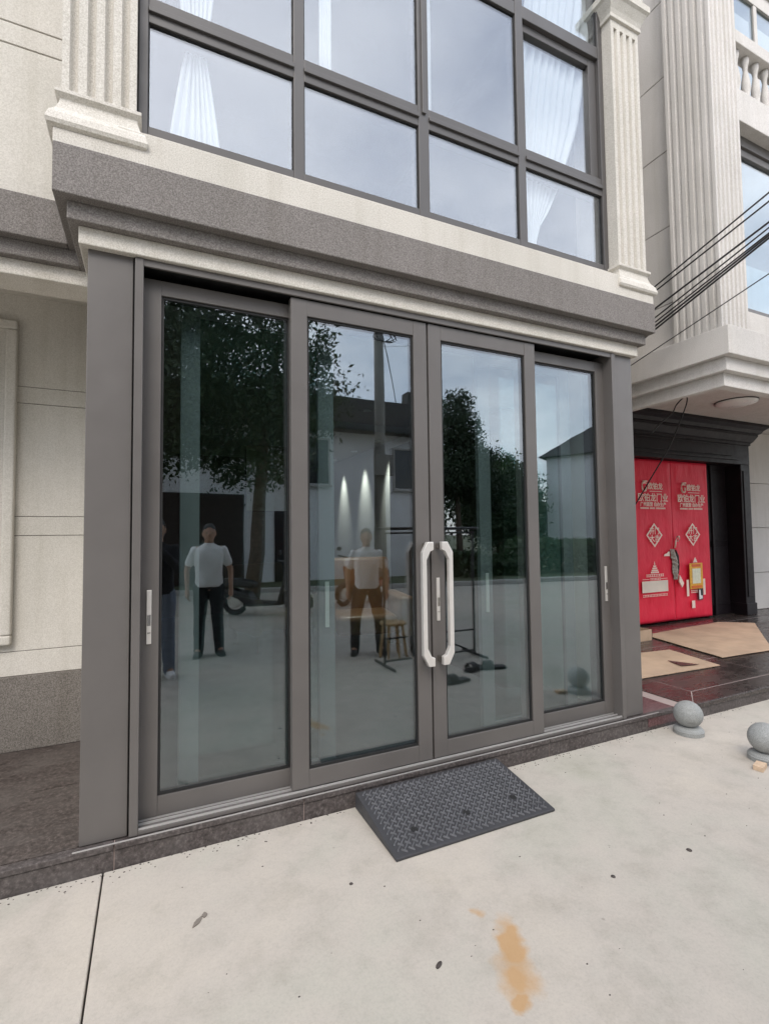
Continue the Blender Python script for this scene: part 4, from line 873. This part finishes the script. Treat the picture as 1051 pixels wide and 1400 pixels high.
def person(name, loc, rz, hgt, label, arms, legs, shirt, trousers, sleeve, shoe_m, lean=0):
    """arms: ((elbow, wrist, hand dir, hand side) for s = -1, 1); figure faces +y, heights for 1.70 m"""
    k = hgt/1.70; P = thing(name, label, 'person', loc, None, rz); P.scale = (k, k, k)
    b = MB()
    b.ellipsoid((0, .012, 1.585), .075, .095, .115, 20, 16); b.ellipsoid((0, .045, 1.525), .056, .06, .06); b.ellipsoid((0, .085, 1.49), .03, .025, .022)
    limb(b, [(0, .10, 1.60), (0, .116, 1.566)], [.009, .015]); b.ellipsoid((0, .099, 1.527), .026, .011, .006)
    for s in (-1, 1): b.ellipsoid((s*.078, .0, 1.575), .010, .022, .034)
    limb(b, [(0, -.01, 1.52), (0, -.01, 1.40)], [.055, .062])
    limb(b, [(-.150, 0, 1.370), (.150, 0, 1.370)], [.044, .044]); b.ellipsoid((0, 0, 1.24), .165, .105, .19); b.ellipsoid((0, .005, 1.05), .145, .10, .16); b.ellipsoid((0, 0, .93), .165, .11, .12)
    for i, s in enumerate((-1, 1)):
        el, wr, hd_, sd = arms[i]; limb(b, [(s*.178, 0, 1.362), el, wr], [.046, .038, .027]); hand(b, wr, hd_, sd)
        kn, an, toe = legs[i]; limb(b, [(s*.09, 0, .90), kn, an], [.088, .058, .042]); limb(b, [an, (an[0]+toe[0]*.12, an[1]+toe[1]*.12, .035)], [.042, .03])
    o = b.build('body', M['skin'], P, fixn=False); remesh(o, .0075)
    h = MB(); h.ellipsoid((0, -.008, 1.612), .083, .104, .103, 20, 14); h.ellipsoid((0, -.05, 1.56), .074, .06, .09)
    o = h.build('hair', M['hair'], P, smooth=True)
    # carve the hair away from the face
    me = o.data; bmm = bmesh.new(); bmm.from_mesh(me); bmesh.ops.delete(bmm, geom=[f for f in bmm.faces if f.calc_center_median().y > .035 and f.calc_center_median().z < 1.645 or (f.calc_center_median().z < 1.56 and f.calc_center_median().y > -.02)], context='FACES'); bmm.to_mesh(me); bmm.free()
    for s in (-1, 1): MB().ellipsoid((s*.031, .094, 1.585), .011, .007, .006).build('eye', M['hair'], P, smooth=True)
    c = MB(); rings = []
    for z, rx, ry, yy in ((1.455, .060, .058, -.012), (1.430, .085, .066, -.012), (1.408, .142, .076, -.008), (1.372, .182, .090, 0), (1.31, .186, .106, .004), (1.22, .178, .114, .008), (1.10, .166, .112, .008), (.98, .168, .114, .004), (.885, .178, .120, 0)):
        rings.append([(math.copysign(abs(math.cos(t))**.8, math.cos(t))*rx*(1+.02*math.sin(5*t+z*9)), math.copysign(abs(math.sin(t))**.8, math.sin(t))*ry+yy+.005*math.sin(4*t+z*14), z) for t in np.linspace(0, 2*PI, 33)[:-1]])
    c.loft([[tuple(float(q) for q in p) for p in r] for r in rings])
    for i, s in enumerate((-1, 1)):
        el = Vector(arms[i][0]); wr = Vector(arms[i][1]); sh = Vector((s*.180, 0, 1.362))
        if sleeve < 1: limb(c, [sh, sh.lerp(el, .3), sh.lerp(el, sleeve)], [.052, .055, .062])
        else: limb(c, [sh, el, el.lerp(wr, .93)], [.064, .054, .040])
    o = c.build('shirt', shirt, P); remesh(o, .008, 5); folds(o, .014)
    c = MB(); c.ellipsoid((0, 0, .925), .174, .120, .10)
    for i, s in enumerate((-1, 1)):
        kn, an, toe = legs[i]; a2 = Vector(an)+Vector((0, 0, -.02)); limb(c, [(s*.09, 0, .88), kn, a2], [.105, .076, .062])
    o = c.build('trousers', trousers, P, fixn=False); remesh(o, .009, 3); folds(o, .016)
    for i, s in enumerate((-1, 1)):
        kn, an, toe = legs[i]; t = Vector((toe[0], toe[1], 0)).normalized(); a = Vector(an); f = MB()
        limb(f, [(a.x-t.x*.05, a.y-t.y*.05, .042), (a.x+t.x*.06, a.y+t.y*.06, .042), (a.x+t.x*.16, a.y+t.y*.16, .034)], [.042, .046, .034]); sh_ = f.build('shoe', shoe_m, P, fixn=False); remesh(sh_, .009, 3)
        MB().prism([(a.x+t.x*l-t.y*w, a.y+t.y*l+t.x*w) for l, w in ((-.09, -.03), (-.05, -.042), (.1, -.046), (.18, -.03), (.195, 0), (.18, .03), (.1, .046), (-.05, .042), (-.09, .03))], 'z', .001, .02).build('sole', shoe_m, sh_)
    return P
stand = lambda dx=0., sp=.10: (((-sp-.01, .02, .48), (-sp-.02, -.01, .085), (-.25, 1)), ((sp+.01, .02, .48), (sp+.03, -.01, .085), (.25, 1)))
hang = (((-.27, -.02, 1.10), (-.26, .06, .86), (0, .1, -1), (1, .2, 0)), ((.27, -.02, 1.10), (.27, .06, .86), (0, .1, -1), (-1, .2, 0)))
person('person', (.907, -3.73, .03), R(4), 1.58, 'man in white short-sleeved shirt and dark trousers standing behind the photographer', hang, stand(), M['white_cotton'], M['black_cotton'], .62, M['shoe'])
person('person', (2.64, -3.02, .03), R(18), 1.50, 'man in pale shirt and black trousers standing with legs apart by the bamboo stool', hang, stand(0, .15), M['white_cotton'], M['black_cotton'], .6, M['shoe'])
# the photographer: behind the camera, both hands holding the phone
PH = person('person', (.32, -2.95, .03), R(4), 1.62, 'photographer in dark long-sleeved top and pale jeans holding up a phone',
            (((-.24, .12, 1.16), (-.150, .355, 1.395), (.35, .6, .5), (1, .3, 0)), ((.22, .12, 1.16), (.02, .36, 1.400), (-.35, .6, .5), (-1, .3, 0))), stand(), M['black_cotton'], M['blue_cotton'], 1., M['white_cotton'])
ph = thing('phone', 'black phone held upright in both hands by the photographer', 'phone', (.271, -2.545, 1.43))
MB().box(-.037, .037, -.009, -.001, -.085, .07).build('phone_body', M['black_metal'], ph, bevel=.003); MB().box(-.034, .034, -.0105, -.0092, -.08, .066).build('screen', M['window_dark'], ph)
